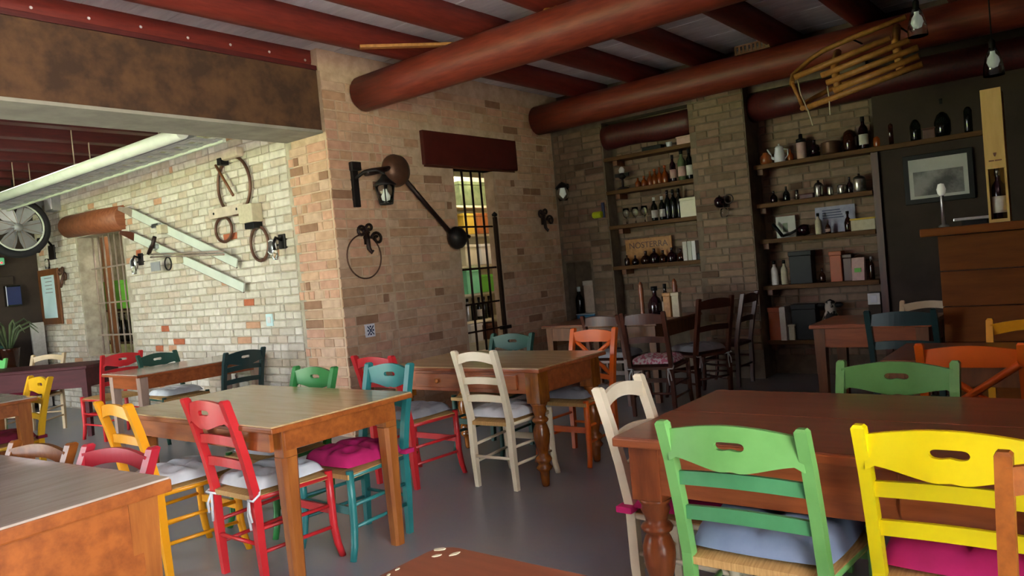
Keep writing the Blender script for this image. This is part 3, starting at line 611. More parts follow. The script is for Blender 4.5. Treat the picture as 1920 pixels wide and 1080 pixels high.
obj('side_handle', MB().tube([(-.10, -.02, .02), (-.22, -.035, -.01), (-.36, -.05, -.035), (-.44, -.05, -.05)], [.022, .03, .034, .03], 10), 'iron_brown', t)
obj('hook', MB().tube([(.82, -.02, -.655), (.90, -.02, -.65), (.93, -.02, -.66)], .02, 8), 'iron', t)
def spiral(c, r0, turns, a0, plane='y', sgn=1):
    o = []
    for i in range(18):
        q = i/17; a = a0+sgn*q*turns*2*PI; rr = r0*(1-.72*q); u, v = rr*math.cos(a), rr*math.sin(a); o.append((c[0]+u, c[1]-.012*math.sin(q*3), c[2]+v) if plane == 'y' else (c[0]+.012*math.sin(q*3), c[1]+u, c[2]+v))
    return o
def scroll(label, loc, rz=0, m='iron_brown'):
    t = thing('scroll_hook', label, 'hook', loc, rz, 'scrolled iron hooks on the brick')
    obj('stem', MB().tube([(0, -.015, .06), (-.01, -.03, -.02), (-.02, -.045, -.09), (0, -.06, -.13), (.02, -.055, -.11)], [.016, .02, .02, .016, .01], 8), m, t)
    obj('scroll', MB().tube(spiral((-.075, -.02, .07), .055, 1.3, 0), .013, 8), m, t); obj('scroll', MB().tube(spiral((.02, -.02, .10), .045, 1.2, -1.6, sgn=-1), .013, 8), m, t)
    obj('scroll', MB().tube(spiral((.095, -.03, 0), .062, 1.3, PI, sgn=-1), .014, 8), m, t); obj('back_plate', MB().box(-.03, .03, -.012, .016, -.05, .05, .006), m, t); return t
scroll('black scrolled iron hook under the wall lantern', (4.65, WY-.034, 1.76)); scroll('black scrolled iron hook right of the barred window', (7.47, WY-.012, 1.91))
one('wire_hoop', MB().tube(circ((0, 0, 0), .20, 40, 'y'), .007, 6, closed=True), 'copper_brown', 'thin wire hoop hanging below the lantern hook', 'hoop', (4.60, WY-.040, 1.60))
t = thing('tile_sign', 'small square blue patterned tile low on the brick corner', 'tile', (4.585, WY-.034, .925)); obj('tile_body', MB().box(-.055, .055, -.01, .014, -.06, .06, .004), 'porcelain', t)
for s in (-1, 1): obj('pattern', MB().tube([(-.035, -.012, -.04*s), (.035, -.012, .04*s)], .006, 5), 'navy', t)
for q in ((-.03, 0), (.03, 0), (0, .035), (0, -.035)): obj('pattern', MB().lathe([(.010, 0), (.010, -.003)], 8, (q[0], -.010, q[1]), 'y'), 'navy', t)
t = thing('window_grille', 'iron bar grille in the tall opening of the back wall', 'grille', (0, WY+.08, 0))
for x in (6.02, 6.17, 6.32, 6.47): obj('bar', MB().tube([(x, 0, .50), (x, 0, 2.47)], .013, 8), 'iron_brown', t)
for z in (.72, 1.02, 1.40, 1.86): obj('cross_bar', MB().box(5.95, 6.62, -.016, -.006, z-.010, z+.010), 'iron_brown', t)
obj('side_post', MB().box(6.55, 6.59, -.10, -.06, .50, 1.96, .006), 'iron_brown', t); obj('latch', MB().box(6.50, 6.66, -.11, -.06, .70, .74, .006), 'iron', t); obj('post_knob', MB().lathe([(.0, 0), (.03, .01), (.034, .03), (0, .06)][::-1], 10, (6.57, -.08, 1.96)), 'iron', t)
# store shelves seen through the grille
t = thing('store_shelf', 'white shelving inside the barred store', 'shelf', (7.27, 6.42, 0))
for z in (.50, .76, 1.10, 1.45, 1.84, 2.20): obj('board', MB().box(-.5, .75, -.18, .18, z-.03, z, .004), 'box_cream', t)
for x in (-.52, .73): obj('side_panel', MB().box(x, x+.03, -.18, .18, 0, 2.75), 'white', t)
obj('back_panel', MB().box(-.5, .75, .18, .19, 0, 2.75), 'box_cream', t)
def crate(name, m, label, x, y, z, w, d, h, group='boxes in the barred store', lid=None, cat='box'):
    t = thing(name, label, cat, (x, y, z), 0, group); obj('body', MB().box(-w/2, w/2, -d/2, d/2, 0, h*.86, .006), m, t); obj('lid', MB().box(-w/2-.006, w/2+.006, -d/2-.006, d/2+.006, h*.86, h, .006), lid or m, t); return t
for a in (('carton', 'leaf', 'green carton on the top board of the barred store', 7.25, 6.38, 2.20, .50, .28, .30), ('carton', 'box_yellow', 'yellow carton in the barred store', 7.10, 6.36, 1.84, .20, .28, .26), ('carton', 'wood_honey', 'brown carton beside the yellow one in the barred store', 7.38, 6.36, 1.84, .30, .28, .26),
          ('carton', 'box_cream', 'left white carton on the middle board of the barred store', 7.10, 6.36, 1.45, .24, .28, .26), ('carton', 'white', 'right white carton on the middle board of the barred store', 7.42, 6.36, 1.45, .28, .28, .26),
          ('tub', 'mint', 'mint green tub in the barred store', 7.08, 6.36, 1.10, .23, .28, .31), ('tub', 'lime', 'lime green tub in the barred store', 7.39, 6.36, 1.10, .32, .28, .22), ('carton', 'white', 'grey white carton on the lowest board of the barred store', 7.06, 6.36, .50, .22, .28, .22), ('carton', 'wood_dark', 'dark brown carton on the lowest board of the barred store', 7.40, 6.36, .50, .26, .28, .20)):
    crate(*a)
# ------------------------------------------------------------------ bottles and small vessels
def bottle(label, x, y, z, h=.30, r=.036, m='bottle_glass', lab='label_white', cap='black', kind='wine', group='bottles on the wall shelves', rz=0):
    t = thing('bottle', label, 'bottle', (x, y, z), rz, group)
    P = {'wine': [(r*.9, 0), (r, .01), (r, h*.60), (r*.85, h*.68), (r*.40, h*.77), (r*.36, h*.97), (r*.42, h*.975), (r*.42, h)],
         'squat': [(r*.9, 0), (r, .012), (r*1.02, h*.45), (r*.75, h*.60), (r*.32, h*.72), (r*.28, h*.97), (r*.34, h)],
         'jug': [(r*.8, 0), (r, h*.12), (r, h*.40), (r*.7, h*.58), (r*.30, h*.68), (r*.28, h*.96), (r*.36, h)],
         'square': [(r, 0), (r, h*.66), (r*.5, h*.74), (r*.34, h*.78), (r*.34, h*.97), (r*.4, h)]}[kind]
    obj('glass_body', MB().lathe(P, 4 if kind == 'square' else 14), m, t)
    if lab: obj('label', MB().lathe([(r*1.015, h*.14), (r*1.015, h*.46)], 14), lab, t)
    if cap: obj('cap', MB().lathe([(r*.45, h*.86), (r*.46, h*1.005), (0, h*1.01)], 10), cap, t)
    return t
def vessel(name, label, cat, prof, m, x, y, z, group=None, extra=()):
    t = thing(name, label, cat, (x, y, z), 0, group); obj('body', MB().lathe(prof, 16), m, t)
    for nm, mb, mm in extra: obj(nm, mb, mm, t)
    return t
for i, (x, m) in enumerate(((7.05, 'steel'), (7.16, 'bottle_glass'), (7.27, 'bottle_glass'), (7.37, 'bottle_glass'), (7.47, 'bottle_brown'))):
    bottle(('first', 'second', 'third', 'fourth', 'fifth')[i]+' bottle from the left behind the iron bars of the store', x, 6.33, .76, .28, .038, m, None if i != 2 else 'label_white', group='bottles in the barred store')
# ------------------------------------------------------------------ right wall shelves
def shelf(label, y0, y1, z, x0=7.78, th=.045, x1=NB-.002, m='wood_shelf', br=()):
    t = thing('wall_shelf', label, 'shelf', (0, 0, 0), 0, 'wooden shelves on the right wall'); obj('board', MB().box(x0, x1, y0, y1, z-th, z, .006), m, t)
    for y in br: obj('bracket', MB().box(x0+.03, x1, y-.03, y+.03, z-th-.06, z-th, .006), 'wood_mid', t)
    return t
for z, n, br in ((2.56, 'topmost', (4.5,)), (2.17, 'second', (4.5,)), (1.76, 'third', (4.5,)), (1.28, 'lowest', (4.5,))):
    shelf('%s wooden shelf of the left bottle niche' % n, 3.475, 4.635, z, br=br)
shelf('long top shelf with the white coffee pot, running on to the bar', .75, 2.855, 2.20, br=(2.80,))
for z, n in ((1.80, 'second'), (1.43, 'third'), (.95, 'fourth'), (.38, 'bottom')): shelf('%s wooden shelf of the right niche' % n, 1.74, 2.855, z, br=(2.80,))
XS = 7.87
o9 = ['first', 'second', 'third', 'fourth', 'fifth', 'sixth', 'seventh', 'eighth', 'ninth']
crate('tin_box', 'black', 'flat dark box with white ends on the topmost shelf of the left niche', XS, 4.02, 2.56, .10, .24, .05, None); one('cup', MB().lathe([(.02, 0), (.03, .01), (.036, .06), (.032, .06), (.026, .012), (0, .01)], 12), 'porcelain', 'small white cup beside the flat dark box on the topmost left shelf', 'cup', (XS, 3.82, 2.56))
crate('carton', 'label_pink', 'pinkish carton at the right end of the topmost left shelf', XS, 3.60, 2.56, .12, .20, .09, None)
vessel('fan_heater', 'small dark table fan on the second shelf of the left niche', 'fan', [(.0, 0), (.07, .005), (.07, .02), (.015, .03), (.012, .12), (.03, .13), (.05, .15), (.03, .19), (0, .2)], 'iron', XS-.02, 4.44, 2.17, None,
       [('blade', MB().box(-.01, .01, -.09, .09, .15, .19, .003), 'black'), ('knob', MB().lathe([(0, .19), (.03, .20), (.036, .23), (.02, .26), (0, .27)][::-1], 10), 'white')])
for i, (y, h) in enumerate(((4.25, .08), (4.17, .09), (4.09, .13), (4.03, .15), (3.97, .16), (3.90, .17))):
    bottle('%s small amber bottle from the left on the second shelf of the left niche' % o9[i], XS, y, 2.17, h+.03, .036, 'bottle_amber', None, 'box_orange' if i % 2 else None, 'squat', 'small amber bottles in the left niche')
bottle('slim wine bottle left of the pink labelled bottle, second left shelf', XS, 3.80, 2.17, .30, .036, 'bottle_wine', 'label_pink'); bottle('wide bottle with a tall pink label on the second left shelf', XS, 3.69, 2.17, .34, .045, 'leaf', 'label_pink')
bottle('black wine bottle right of the pink labelled bottle, second left shelf', XS, 3.595, 2.17, .34, .040, 'bottle_glass', 'label_white'); bottle('dark bottle with pink label at the right end of the second left shelf', XS, 3.52, 2.17, .34, .034, 'bottle_glass', 'label_pink')
for i, y in enumerate((4.44, 4.32, 4.20)):
    one('wine_glass', MB().lathe([(.035, 0), (.006, .008), (.005, .07), (.03, .09), (.042, .13), (.036, .19), (.034, .19), (.039, .13), (.027, .094), (0, .078)], 14), 'glass_clear', '%s clear wine glass on the third shelf of the left niche' % ('left', 'middle', 'right')[i], 'glass', (XS, y, 1.76), 0, 'wine glasses in the left niche')
for i, (y, l, c) in enumerate(((4.07, 'label_white', 'white'), (3.97, 'label_white', 'white'), (3.90, None, 'bottle_wine'), (3.83, None, 'black'), (3.76, None, 'black'))):
    bottle('%s wine bottle from the left on the third shelf of the left niche' % o9[i], XS, y, 1.76, .27 if i < 2 else .33, .036, 'bottle_glass', l, c)
crate('carton', 'box_cream', 'large cream white carton at the right end of the third left shelf', XS, 3.60, 1.76, .16, .23, .21, None)
t = thing('wooden_sign', 'wooden crate board with burnt lettering on the lowest left shelf', 'sign', (NB-.06, 4.22, 1.28)); obj('board', MB().box(-.012, .012, -.30, .30, 0, .30, .004), 'wood_sled', t)
def text(parent, s, loc, size, rot, m, name='lettering', ext=.002):
    cu = bpy.data.curves.new(name, 'FONT'); cu.body = s; cu.size = size; cu.extrude = ext; cu.align_x = 'CENTER'
    o = bpy.data.objects.new(name, cu); COL.objects.link(o); dg = bpy.context.evaluated_depsgraph_get(); me = bpy.data.meshes.new_from_object(o.evaluated_get(dg)); bpy.data.objects.remove(o)
    me.materials.clear(); me.materials.append(M[m]); q = bpy.data.objects.new(name, me); COL.objects.link(q); q.parent = parent; q.location = loc; q.rotation_euler = rot; return q
text(t, 'NOSTERRA', (-.0125, 0, .19), .10, (PI/2, 0, -PI/2), 'wood_dark')
for i, (y, h, r, k) in enumerate(((4.47, .12, .03, 'wine'), (4.36, .11, .04, 'jug'), (4.22, .15, .06, 'jug'), (4.11, .17, .06, 'squat'), (4.00, .14, .05, 'jug'), (3.89, .16, .055, 'squat'), (3.78, .14, .05, 'jug'))):
    bottle('%s dark squat bottle from the left on the lowest left shelf' % o9[i], XS-.02, y, 1.28, h, r, 'bottle_wine' if i % 2 else 'bottle_brown', None, None, k, 'dark squat bottles on the lowest left shelf')
for i, (y, w, m) in enumerate(((3.70, .05, 'label_white'), (3.645, .045, 'paper'), (3.595, .045, 'white'))):
    t = thing('book', '%s pale book standing on the lowest left shelf' % ('left', 'middle', 'right')[i], 'book', (XS, y, 1.28), 0, 'pale books on the lowest left shelf'); obj('cover', MB().box(-.08, .08, -w/2, w/2, 0, .21, .004), m, t); obj('pages', MB().box(-.076, .082, -w/2+.004, w/2-.004, .004, .212), 'label_cream', t)
crate('tin_box', 'black', 'small black tin at the right end of the lowest left shelf', XS-.03, 3.53, 1.28, .07, .07, .07, None)
# corner table bottles
G3 = 'things on the dark corner table'
T9 = bpy.data.objects['dining_table.008']
bottle('dark round shouldered bottle on the corner table', 6.92, 3.66, .756, .30, .075, 'bottle_wine', None, 'black', 'jug', G3); bottle('dark bottle with cream label on the corner table', 6.90, 3.53, .756, .32, .040, 'bottle_glass', 'label_cream', 'black', 'wine', G3)
for i, (y, h) in enumerate(((3.80, .36), (3.42, .37))):
    vessel('pepper_mill', '%s tall brown wooden pepper mill on the corner table' % ('left', 'right')[i], 'pepper mill', [(.028, 0), (.03, .02), (.022, .05), (.024, h*.5), (.028, h*.8), (.02, h*.86), (.026, h*.9), (.012, h*.98), (0, h)], 'wood_red_v', 6.90, y, .756, G3)
for i, (y, m) in enumerate(((3.33, 'wood_sled'), (3.38-.14, 'label_cream'))): crate('menu_box', m, ('tan', 'cream')[i]+' upright menu box on the corner table', 6.75, y+.1, .756, .06, .075, .24, G3)
# right niche
Z1 = 2.20
t = vessel('coffee_pot', 'white enamel coffee pot with curved spout on the long top shelf', 'pot', [(.05, 0), (.056, .005), (.052, .08), (.040, .14), (.044, .145), (.030, .165), (.008, .172), (.012, .185), (0, .19)], 'porcelain', XS-.02, 2.60, Z1, None,
       [('spout', MB().tube([(0, .045, .04), (0, .085, .06), (0, .095, .10), (0, .12, .15)], [.016, .013, .010, .008], 8), 'porcelain'), ('handle', MB().tube([(0, -.045, .13), (0, -.085, .12), (0, -.085, .06), (0, -.05, .03)], .007, 8), 'porcelain')])
vessel('oil_lamp', 'small reddish pot at the left end of the long top shelf', 'pot', [(.045, 0), (.06, .02), (.06, .08), (.03, .11), (.03, .12)], 'wood_red_v', XS-.02, 2.74, Z1)
bottle('small amber bottle right of the white coffee pot', XS, 2.50, Z1, .12, .03, 'bottle_amber', None, None, 'squat')
vessel('tin_can', 'tall pinkish printed tin with black top on the long top shelf', 'tin', [(.045, 0), (.047, .005), (.047, .17), (.04, .175)], 'label_pink', XS, 2.385, Z1, None, [('lid', MB().lathe([(.048, .165), (.048, .20), (.02, .21), (.018, .25), (0, .255)], 14), 'black')])
bottle('dark violet square bottle on the long top shelf', XS, 2.26, Z1, .17, .05, 'bottle_wine', None, None, 'square')
vessel('copper_pot', 'brown pot with two handles on the long top shelf', 'pot', [(.08, 0), (.095, .02), (.09, .11), (.095, .12), (.06, .13), (0, .135)], 'copper_brown', XS, 2.10, Z1, None, [('handle', MB().tube(circ((0, .1, .08), .03, 14, 'x'), .006, 6, closed=True), 'copper_brown'), ('handle', MB().tube(circ((0, -.1, .08), .03, 14, 'x'), .006, 6, closed=True), 'copper_brown')])
vessel('round_tin', 'dark round topped jar right of the two handled pot', 'jar', [(.06, 0), (.07, .02), (.07, .14), (.05, .19), (.02, .21), (0, .215)], 'bottle_brown', XS, 1.925, Z1)
bottle('tall wine bottle with white label on the long top shelf', XS, 1.80, Z1, .31, .042, 'bottle_wine', 'label_white'); bottle('short amber flask right of the tall labelled bottle', XS, 1.68, Z1, .17, .04, 'bottle_amber', None, None, 'squat')
bottle('glossy brown bottle with pointed stopper on the long top shelf', XS, 1.555, Z1, .28, .05, 'bottle_brown', None, 'bottle_brown', 'square'); bottle('small dark figure shaped bottle above the picture', XS, 1.35, Z1, .30, .055, 'bottle_glass', None, None, 'squat')
bottle('large black bottle above the framed picture', XS, 1.13, Z1, .34, .075, 'bottle_glass', None, 'black', 'jug'); crate('tin_box', 'wood_dark', 'low dark box between the black bottles above the picture', XS, 1.24, Z1, .10, .10, .10, None); bottle('black bottle at the bar end of the long top shelf', XS, .93, Z1, .32, .045, 'bottle_glass', None)
for i, (y, h, m) in enumerate(((2.70, .12, 'bottle_wine'), (2.57, .15, 'bottle_glass'))): bottle('%s short dark bottle on the second shelf of the right niche' % ('left', 'right')[i], XS, y, 1.80, h, .035, m, None, None, 'squat')
one('steel_cup', MB().lathe([(.016, 0), (.018, .1), (.014, .1), (.013, .005), (0, .005)], 12), 'jar_metal', 'thin steel tumbler on the second shelf of the right niche', 'cup', (XS, 2.465, 1.80)); crate('tin_box', 'red_dark', 'flat dark red tin on the second shelf of the right niche', XS, 2.36, 1.80, .10, .13, .05, None)
for i, (y, r, h, lid) in enumerate(((2.25, .046, .12, 1), (2.14, .028, .09, 0), (2.03, .046, .09, 0), (1.87, .062, .13, 1))):
    vessel('storage_jar', '%s shiny jar from the left on the second shelf of the right niche' % o9[i], 'jar', [(r*.9, 0), (r, .008), (r, h*.9), (r*.92, h)], 'jar_metal', XS, y, 1.80, 'shiny jars in the right niche', [('lid', MB().lathe([(r*.95, h), (r*.6, h+.02), (.01, h+.03), (.012, h+.045), (0, h+.05)], 14), 'iron')] if lid else ())
bottle('dark bottle behind the large shiny jar in the right niche', XS+.03, 1.965, 1.80, .16, .03, 'bottle_wine', None, None, 'squat')
t = thing('card', 'white card with a small green print leaning in the right niche', 'card', (7.93, 2.62, 1.43)); obj('sheet', MB().box(-.006, .006, -.10, .10, 0, .22, .002), 'paper', t); obj('print', MB().box(-.009, -.006, -.02, .03, .06, .15), 'leaf', t)
t = thing('corkscrew_tool', 'dark bellows shaped tool lying before the white card', 'tool', (7.83, 2.60, 1.43)); obj('handle', MB().tube([(0, .12, .15), (0, .07, .08), (0, .03, .018)], .018, 8), 'black', t); obj('arm', MB().tube([(0, .03, .018), (0, -.06, .04), (0, -.13, .07)], .014, 8), 'black', t); obj('bellows', MB().lathe([(0, -.06), (.05, -.05), (.06, 0), (.05, .05), (0, .06)], 12, (0, -.19, .06), 'y'), 'bottle_wine', t)
bottle('white bottle with black cap on the third shelf of the right niche', XS, 2.28, 1.43, .21, .032, 'label_cream', None, 'black'); bottle('small pink labelled bottle on the third shelf of the right niche', XS, 2.19, 1.43, .13, .026, 'bottle_brown', 'label_pink', None, 'squat')
t = thing('poster', 'lilac printed sheet standing at the back of the third right shelf', 'poster', (7.97, 2.16, 1.44)); obj('sheet', MB().box(-.004, .004, -.21, .17, 0, .26), 'print_blue', t)
for k in range(4): obj('text_line', MB().box(-.006, -.004, -.10+.01*k, .10, .14+.025*k, .152+.025*k), 'navy', t)
bottle('dark bottle with bright foil before the lilac sheet', XS, 2.00, 1.43, .20, .034, 'bottle_brown', None, 'iron_brown', 'squat'); crate('gift_box', 'label_cream', 'long cream box with gilt frame on the third right shelf', XS, 1.855, 1.43, .10, .22, .12, None, 'box_yellow')
for i, (y, m) in enumerate(((2.755, 'label_white'), (2.655, 'label_cream'))): bottle('%s black capped pale bottle on the fourth shelf of the right niche' % ('left', 'right')[i], XS, y, .95, .25, .034, m, None, 'black')
crate('black_box', 'black', 'large black box on the fourth shelf of the right niche', XS+.01, 2.47, .95, .14, .22, .33, None, 'black'); bottle('small dark bottle right of the large black box', XS, 2.28, .95, .14, .03, 'bottle_brown', None, None, 'squat')
crate('wine_carton', 'box_orange', 'tall orange brown carton on the fourth shelf of the right niche', XS, 2.13, .95, .12, .11, .30, None); crate('wine_carton', 'wood_dark', 'dark carton right of the orange brown one', XS+.02, 2.03, .95, .10, .08, .26, None)
t = thing('gift_bag', 'reddish bag with a green label on the fourth right shelf', 'bag', (XS, 1.935, .95)); obj('bag_body', MB().hexa([(-.04, -.055, 0), (.04, -.055, 0), (.04, .055, 0), (-.04, .055, 0)], [(-.02, -.06, .22), (.02, -.06, .22), (.02, .06, .22), (-.02, .06, .22)]), 'label_pink', t); obj('tag', MB().box(-.044, -.036, -.03, .03, .08, .12), 'lime', t); obj('handle', MB().tube(circ((-.0, 0, .22), .03, 9, 'x', 0, PI), .004, 6), 'wood_dark', t)
bottle('slim dark bottle at the right end of the fourth right shelf', XS, 1.82, .95, .22, .026, 'bottle_brown', None, 'steel')
crate('orange_box', 'box_orange', 'bright orange box at the left end of the bottom shelf of the right niche', XS-.02, 2.77, .38, .12, .12, .34, None); t = thing('book', 'white upright folder beside the orange box', 'book', (XS-.02, 2.675, .38)); obj('cover', MB().box(-.09, .09, -.03, .03, 0, .34, .004), 'label_white', t); obj('pages', MB().box(-.085, .092, -.022, .022, .005, .345), 'paper', t)
crate('black_case', 'black', 'large black case on the bottom shelf of the right niche', XS+.02, 2.48, .38, .15, .24, .36, None); crate('card_box', 'label_cream', 'small grey box before the black case', XS-.06, 2.60, .38, .05, .06, .16, None)
t = thing('cow_figure', 'black and white patched soft cow figure in the bottom right niche', 'toy', (XS-.02, 2.22, .38)); obj('body', MB().lathe([(0, 0), (.06, .02), (.09, .10), (.085, .20), (.05, .28), (.055, .33), (.04, .38), (0, .40)], 14), 'cow_white', t)
for s in (-1, 1): obj('ear', MB().lathe([(0, -.05), (.025, -.02), (.028, .02), (0, .05)], 8, (-.01, s*.08, .34), 'y'), 'black', t)
t = thing('wall_socket', 'white square wall switch right of the right niche shelves', 'switch', (7.835, 1.81, .765)); obj('plate', MB().box(-.012, .0, -.055, .055, -.055, .055, .004), 'white', t); obj('rocker', MB().box(-.018, -.012, -.03, .03, -.035, .035, .003), 'porcelain', t)
obj('back_box', MB().box(0, .165, -.055, .055, -.17, .055), 'plaster_dark', t)
# pier: enamel teapot lamp ; corner: glass lamp, small niche things
t = thing('wall_lamp', 'small dark red teapot shaped wall lamp on the brick pier', 'lamp', (7.648, 3.12, 1.86)); obj('plate', MB().box(-.02, .01, -.03, .03, -.06, .06, .006), 'iron_brown', t); obj('pot', MB().lathe([(.03, -.06), (.055, -.03), (.058, .02), (.035, .05), (.01, .06), (0, .075)], 14, (-.08, .04, 0)), 'bottle_wine', t)
obj('handle', MB().tube(circ((-.08, -.06, .02), .045, 16, 'x'), .007, 6, closed=True), 'iron_brown', t); obj('arm', MB().tube([(0, 0, 0), (-.05, .02, -.03), (-.08, .04, -.05)], .012, 8), 'iron_brown', t); obj('shade', MB().lathe([(.03, -.16), (.045, -.12), (.03, -.07)], 12, (-.08, .0, 0)), 'glass_clear', t)
t = thing('wall_lamp', 'clear glass wall lamp with dark cap near the room corner', 'lamp', (7.80, 5.18, 2.26)); obj('cap', MB().lathe([(0, .10), (.04, .08), (.09, .03), (.085, .02), (0, .03)][::-1], 12, (-.12, 0, 0)), 'iron', t); obj('glass_body', MB().lathe([(.05, -.13), (.08, -.06), (.075, .02)], 12, (-.12, 0, 0)), 'glass_clear', t); obj('bulb', MB().lathe([(0, -.09), (.03, -.05), (.02, 0), (.012, .02)], 10, (-.12, 0, 0)), 'bulb_milk', t); obj('arm', MB().box(-.13, .01, -.015, .015, .05, .08, .004), 'iron', t)
t = thing('tape_holder', 'neon yellow roll with a dark blue strap near the left niche', 'tape', (7.795, 4.73, 1.93)); obj('roll', MB().lathe([(.035, -.06), (.04, -.05), (.04, .05), (.035, .06)], 12, (-.04, .03, -.02), 'y'), 'neon', t); obj('strap', MB().box(-.02, .004, -.05, -.015, -.06, .12, .004), 'navy', t)
crate('blue_box', 'box_blue', 'bright blue flat box in the small wall niche', 7.90, 5.10, .66, .16, .26, .07, None, 'cyan_white'); bottle('tall dark bottle standing in the small wall niche', 7.93, 5.24, .66, .40, .05, 'bottle_glass', None, 'cyan_white'); crate('stone_block', 'brick_left', 'pale rough stone block at the back of the small wall niche', 7.94, 5.05, .731, .10, .18, .40, None)
# ------------------------------------------------------------------ bar counter
t = thing('bar_counter', 'tall wooden bar counter clad in wide horizontal boards at the right edge', 'counter', (0, 0, 0))
for i in range(6): obj('board', MB().box(5.36, 5.39, -2.4, .845, i*.222+.004, (i+1)*.222-.002, .003), 'wood_bar', t)
for i in range(6): obj('board', MB().box(5.39, 6.0, .815, .845, i*.222+.004, (i+1)*.222-.002, .003), 'wood_dark', t)
obj('carcass', MB().box(5.39, 5.98, -2.4, .815, 0, 1.33), 'wood_dark', t); obj('counter_top', MB().box(5.28, 6.05, -2.45, .93, 1.335, 1.385, .008), 'wood_bar', t)
t = thing('wine_box', 'tall pale wooden wine box with an open window on the bar', 'box', (5.60, .53, 1.386), 0); q = 'wood_pale'
obj('back', MB().box(.05, .062, -.055, .055, 0, .80), q, t); obj('side_panel', MB().box(-.05, .05, -.055, -.045, 0, .80), q, t); obj('side_panel', MB().box(-.05, .05, .045, .055, 0, .80), q, t); obj('base', MB().box(-.05, .05, -.045, .045, 0, .012), q, t)
fr = obj('front_panel', MB().box(-.062, -.05, -.055, .055, .33, .82, .002), q, t); obj('front_edge', MB().box(-.062, -.05, -.055, -.042, 0, .33).box(-.062, -.05, .042, .055, 0, .33).box(-.062, -.05, -.042, .042, 0, .02), q, t)
obj('crest', MB().prism([(-.009, .012), (-.006, -.004), (0, -.014), (.006, -.004), (.009, .012)], 0, .001).xf(Matrix.Translation((-.063, 0, .415)) @ Matrix.Rotation(-PI/2, 4, 'Z') @ Matrix.Rotation(PI/2, 4, 'X')), 'wood_mid', fr)
for y0_, w_ in ((.020, .014), (-.016, .018)): obj('print_mark', MB().box(-.0635, -.062, y0_-w_, y0_+w_, .375, .383, .0), 'wood_mid', fr)
bottle('white labelled bottle inside the tall wooden wine box', 5.60, .53, 1.399, .32, .038, 'bottle_wine', 'label_white', 'jar_metal', 'wine', None)
t = thing('beer_tap', 'slim beer tap with a pale round knob on the bar', 'tap', (5.72, .86, 1.386)); obj('column', MB().lathe([(.03, 0), (.032, .01), (.012, .02), (.011, .20), (.014, .21)], 12), 'steel', t); obj('knob', MB().lathe([(.008, .20), (.024, .225), (.028, .25), (.018, .285), (0, .29)], 12), 'bulb_milk', t)
t = thing('drip_tray', 'metal drip tray with shiny edge beside the beer tap', 'tray', (5.80, .70, 1.386)); obj('tray', MB().box(-.10, .10, -.12, .10, .03, .05, .004), 'steel', t); obj('foot', MB().box(-.06, .06, -.08, .06, 0, .03), 'black', t)
t = thing('framed_picture', 'dark framed black and white photograph on the wall behind the bar', 'picture', (7.838, 1.19, 1.84)); obj('frame', MB().box(-.03, 0, -.28, .28, -.22, .23, .006), 'black', t); obj('mat_board', MB().box(-.033, -.03, -.235, .235, -.175, .185), 'paper', t); obj('photograph', MB().box(-.036, -.033, -.20, .20, -.15, .07), 'photo_print', t)
# ------------------------------------------------------------------ sled, bulbs, things on the logs
t = thing('wooden_sled', 'old slatted wooden sled hung on the ceiling log', 'sled', (0, 0, 0))
for (a, b) in (((6.55, 1.993, 2.747), (6.55, 1.25, 2.885)), ((6.55, 1.78, 2.712), (6.55, 1.121, 2.834)), ((6.55, 1.744, 2.645), (6.55, 1.066, 2.765)), ((6.55, 1.695, 2.572), (6.55, 1.065, 2.698)), ((6.55, 1.927, 2.476), (6.55, 1.044, 2.633))):
    obj('slat', MB().tube([a, b], .025, 8, sx=1), 'wood_sled', t)
for k, (y, dz) in enumerate(((1.66, 0), (1.20, .085))): obj('cross_bar', MB().tube([(6.58, y, 2.51+dz), (6.57, y+.02, 2.76+dz), (6.82, y+.05, 2.93+dz)], .032, 8), 'wood_sled', t)
obj('runner', MB().tube([(6.55, 2.02, 2.70), (6.72, 2.06, 2.80), (6.8, 1.93, 2.92), (6.82, 1.818, 2.972), (6.82, 1.615, 3.014), (6.82, 1.18, 3.08)], .022, 8), 'wood_sled', t)
obj('runner', MB().tube([(6.55, 1.95, 2.48), (6.70, 1.96, 2.55), (6.80, 1.80, 2.63), (6.82, 1.6, 2.67), (6.82, 1.15, 2.74)], .022, 8), 'wood_sled', t)
obj('front_bar', MB().tube([(6.56, 2.02, 2.71), (6.56, 1.95, 2.50)], .017, 8), 'wood_sled', t)
obj('rope', MB().tube([(6.55, 1.97, 2.72), (6.53, 1.95, 2.60), (6.53, 1.90, 2.45), (6.52, 1.87, 2.32)], .006, 6), 'label_cream', t); obj('rope', MB().tube([(6.55, 1.74, 2.62), (6.54, 1.73, 2.50), (6.53, 1.73, 2.38)], .006, 6), 'label_cream', t)
for s in (1.25, 1.62): obj('hanger', MB().tube([(6.82, s, 3.03), (7.1, s, 3.05), (7.30, s, 3.06)], .008, 6), 'iron', t)
def pendant(label, x, y, z, top):
    t = thing('pendant_lamp', label, 'lamp', (x, y, z)); obj('cord', MB().tube([(0, 0, .14), (0, 0, top-z)], .005, 6), 'black', t); obj('socket', MB().lathe([(.018, .07), (.022, .08), (.022, .15), (.008, .17)], 12), 'iron', t)
    obj('bulb', MB().lathe([(0, -.045), (.028, -.035), (.042, 0), (.034, .035), (.016, .06), (.014, .08)], 14), 'bulb_milk', t); obj('glass_shade', MB().lathe([(.068, -.10), (.064, -.03), (.045, .05), (.025, .10), (.023, .10), (.043, .05), (.062, -.03), (.066, -.10)], 18), 'glass_clear', t)
pendant('clear glass pendant with milky bulb beside the sled', 6.30, 1.02, 2.89, 3.52); pendant('clear glass pendant with milky bulb above the wine box', 6.60, .60, 2.55, 3.52)
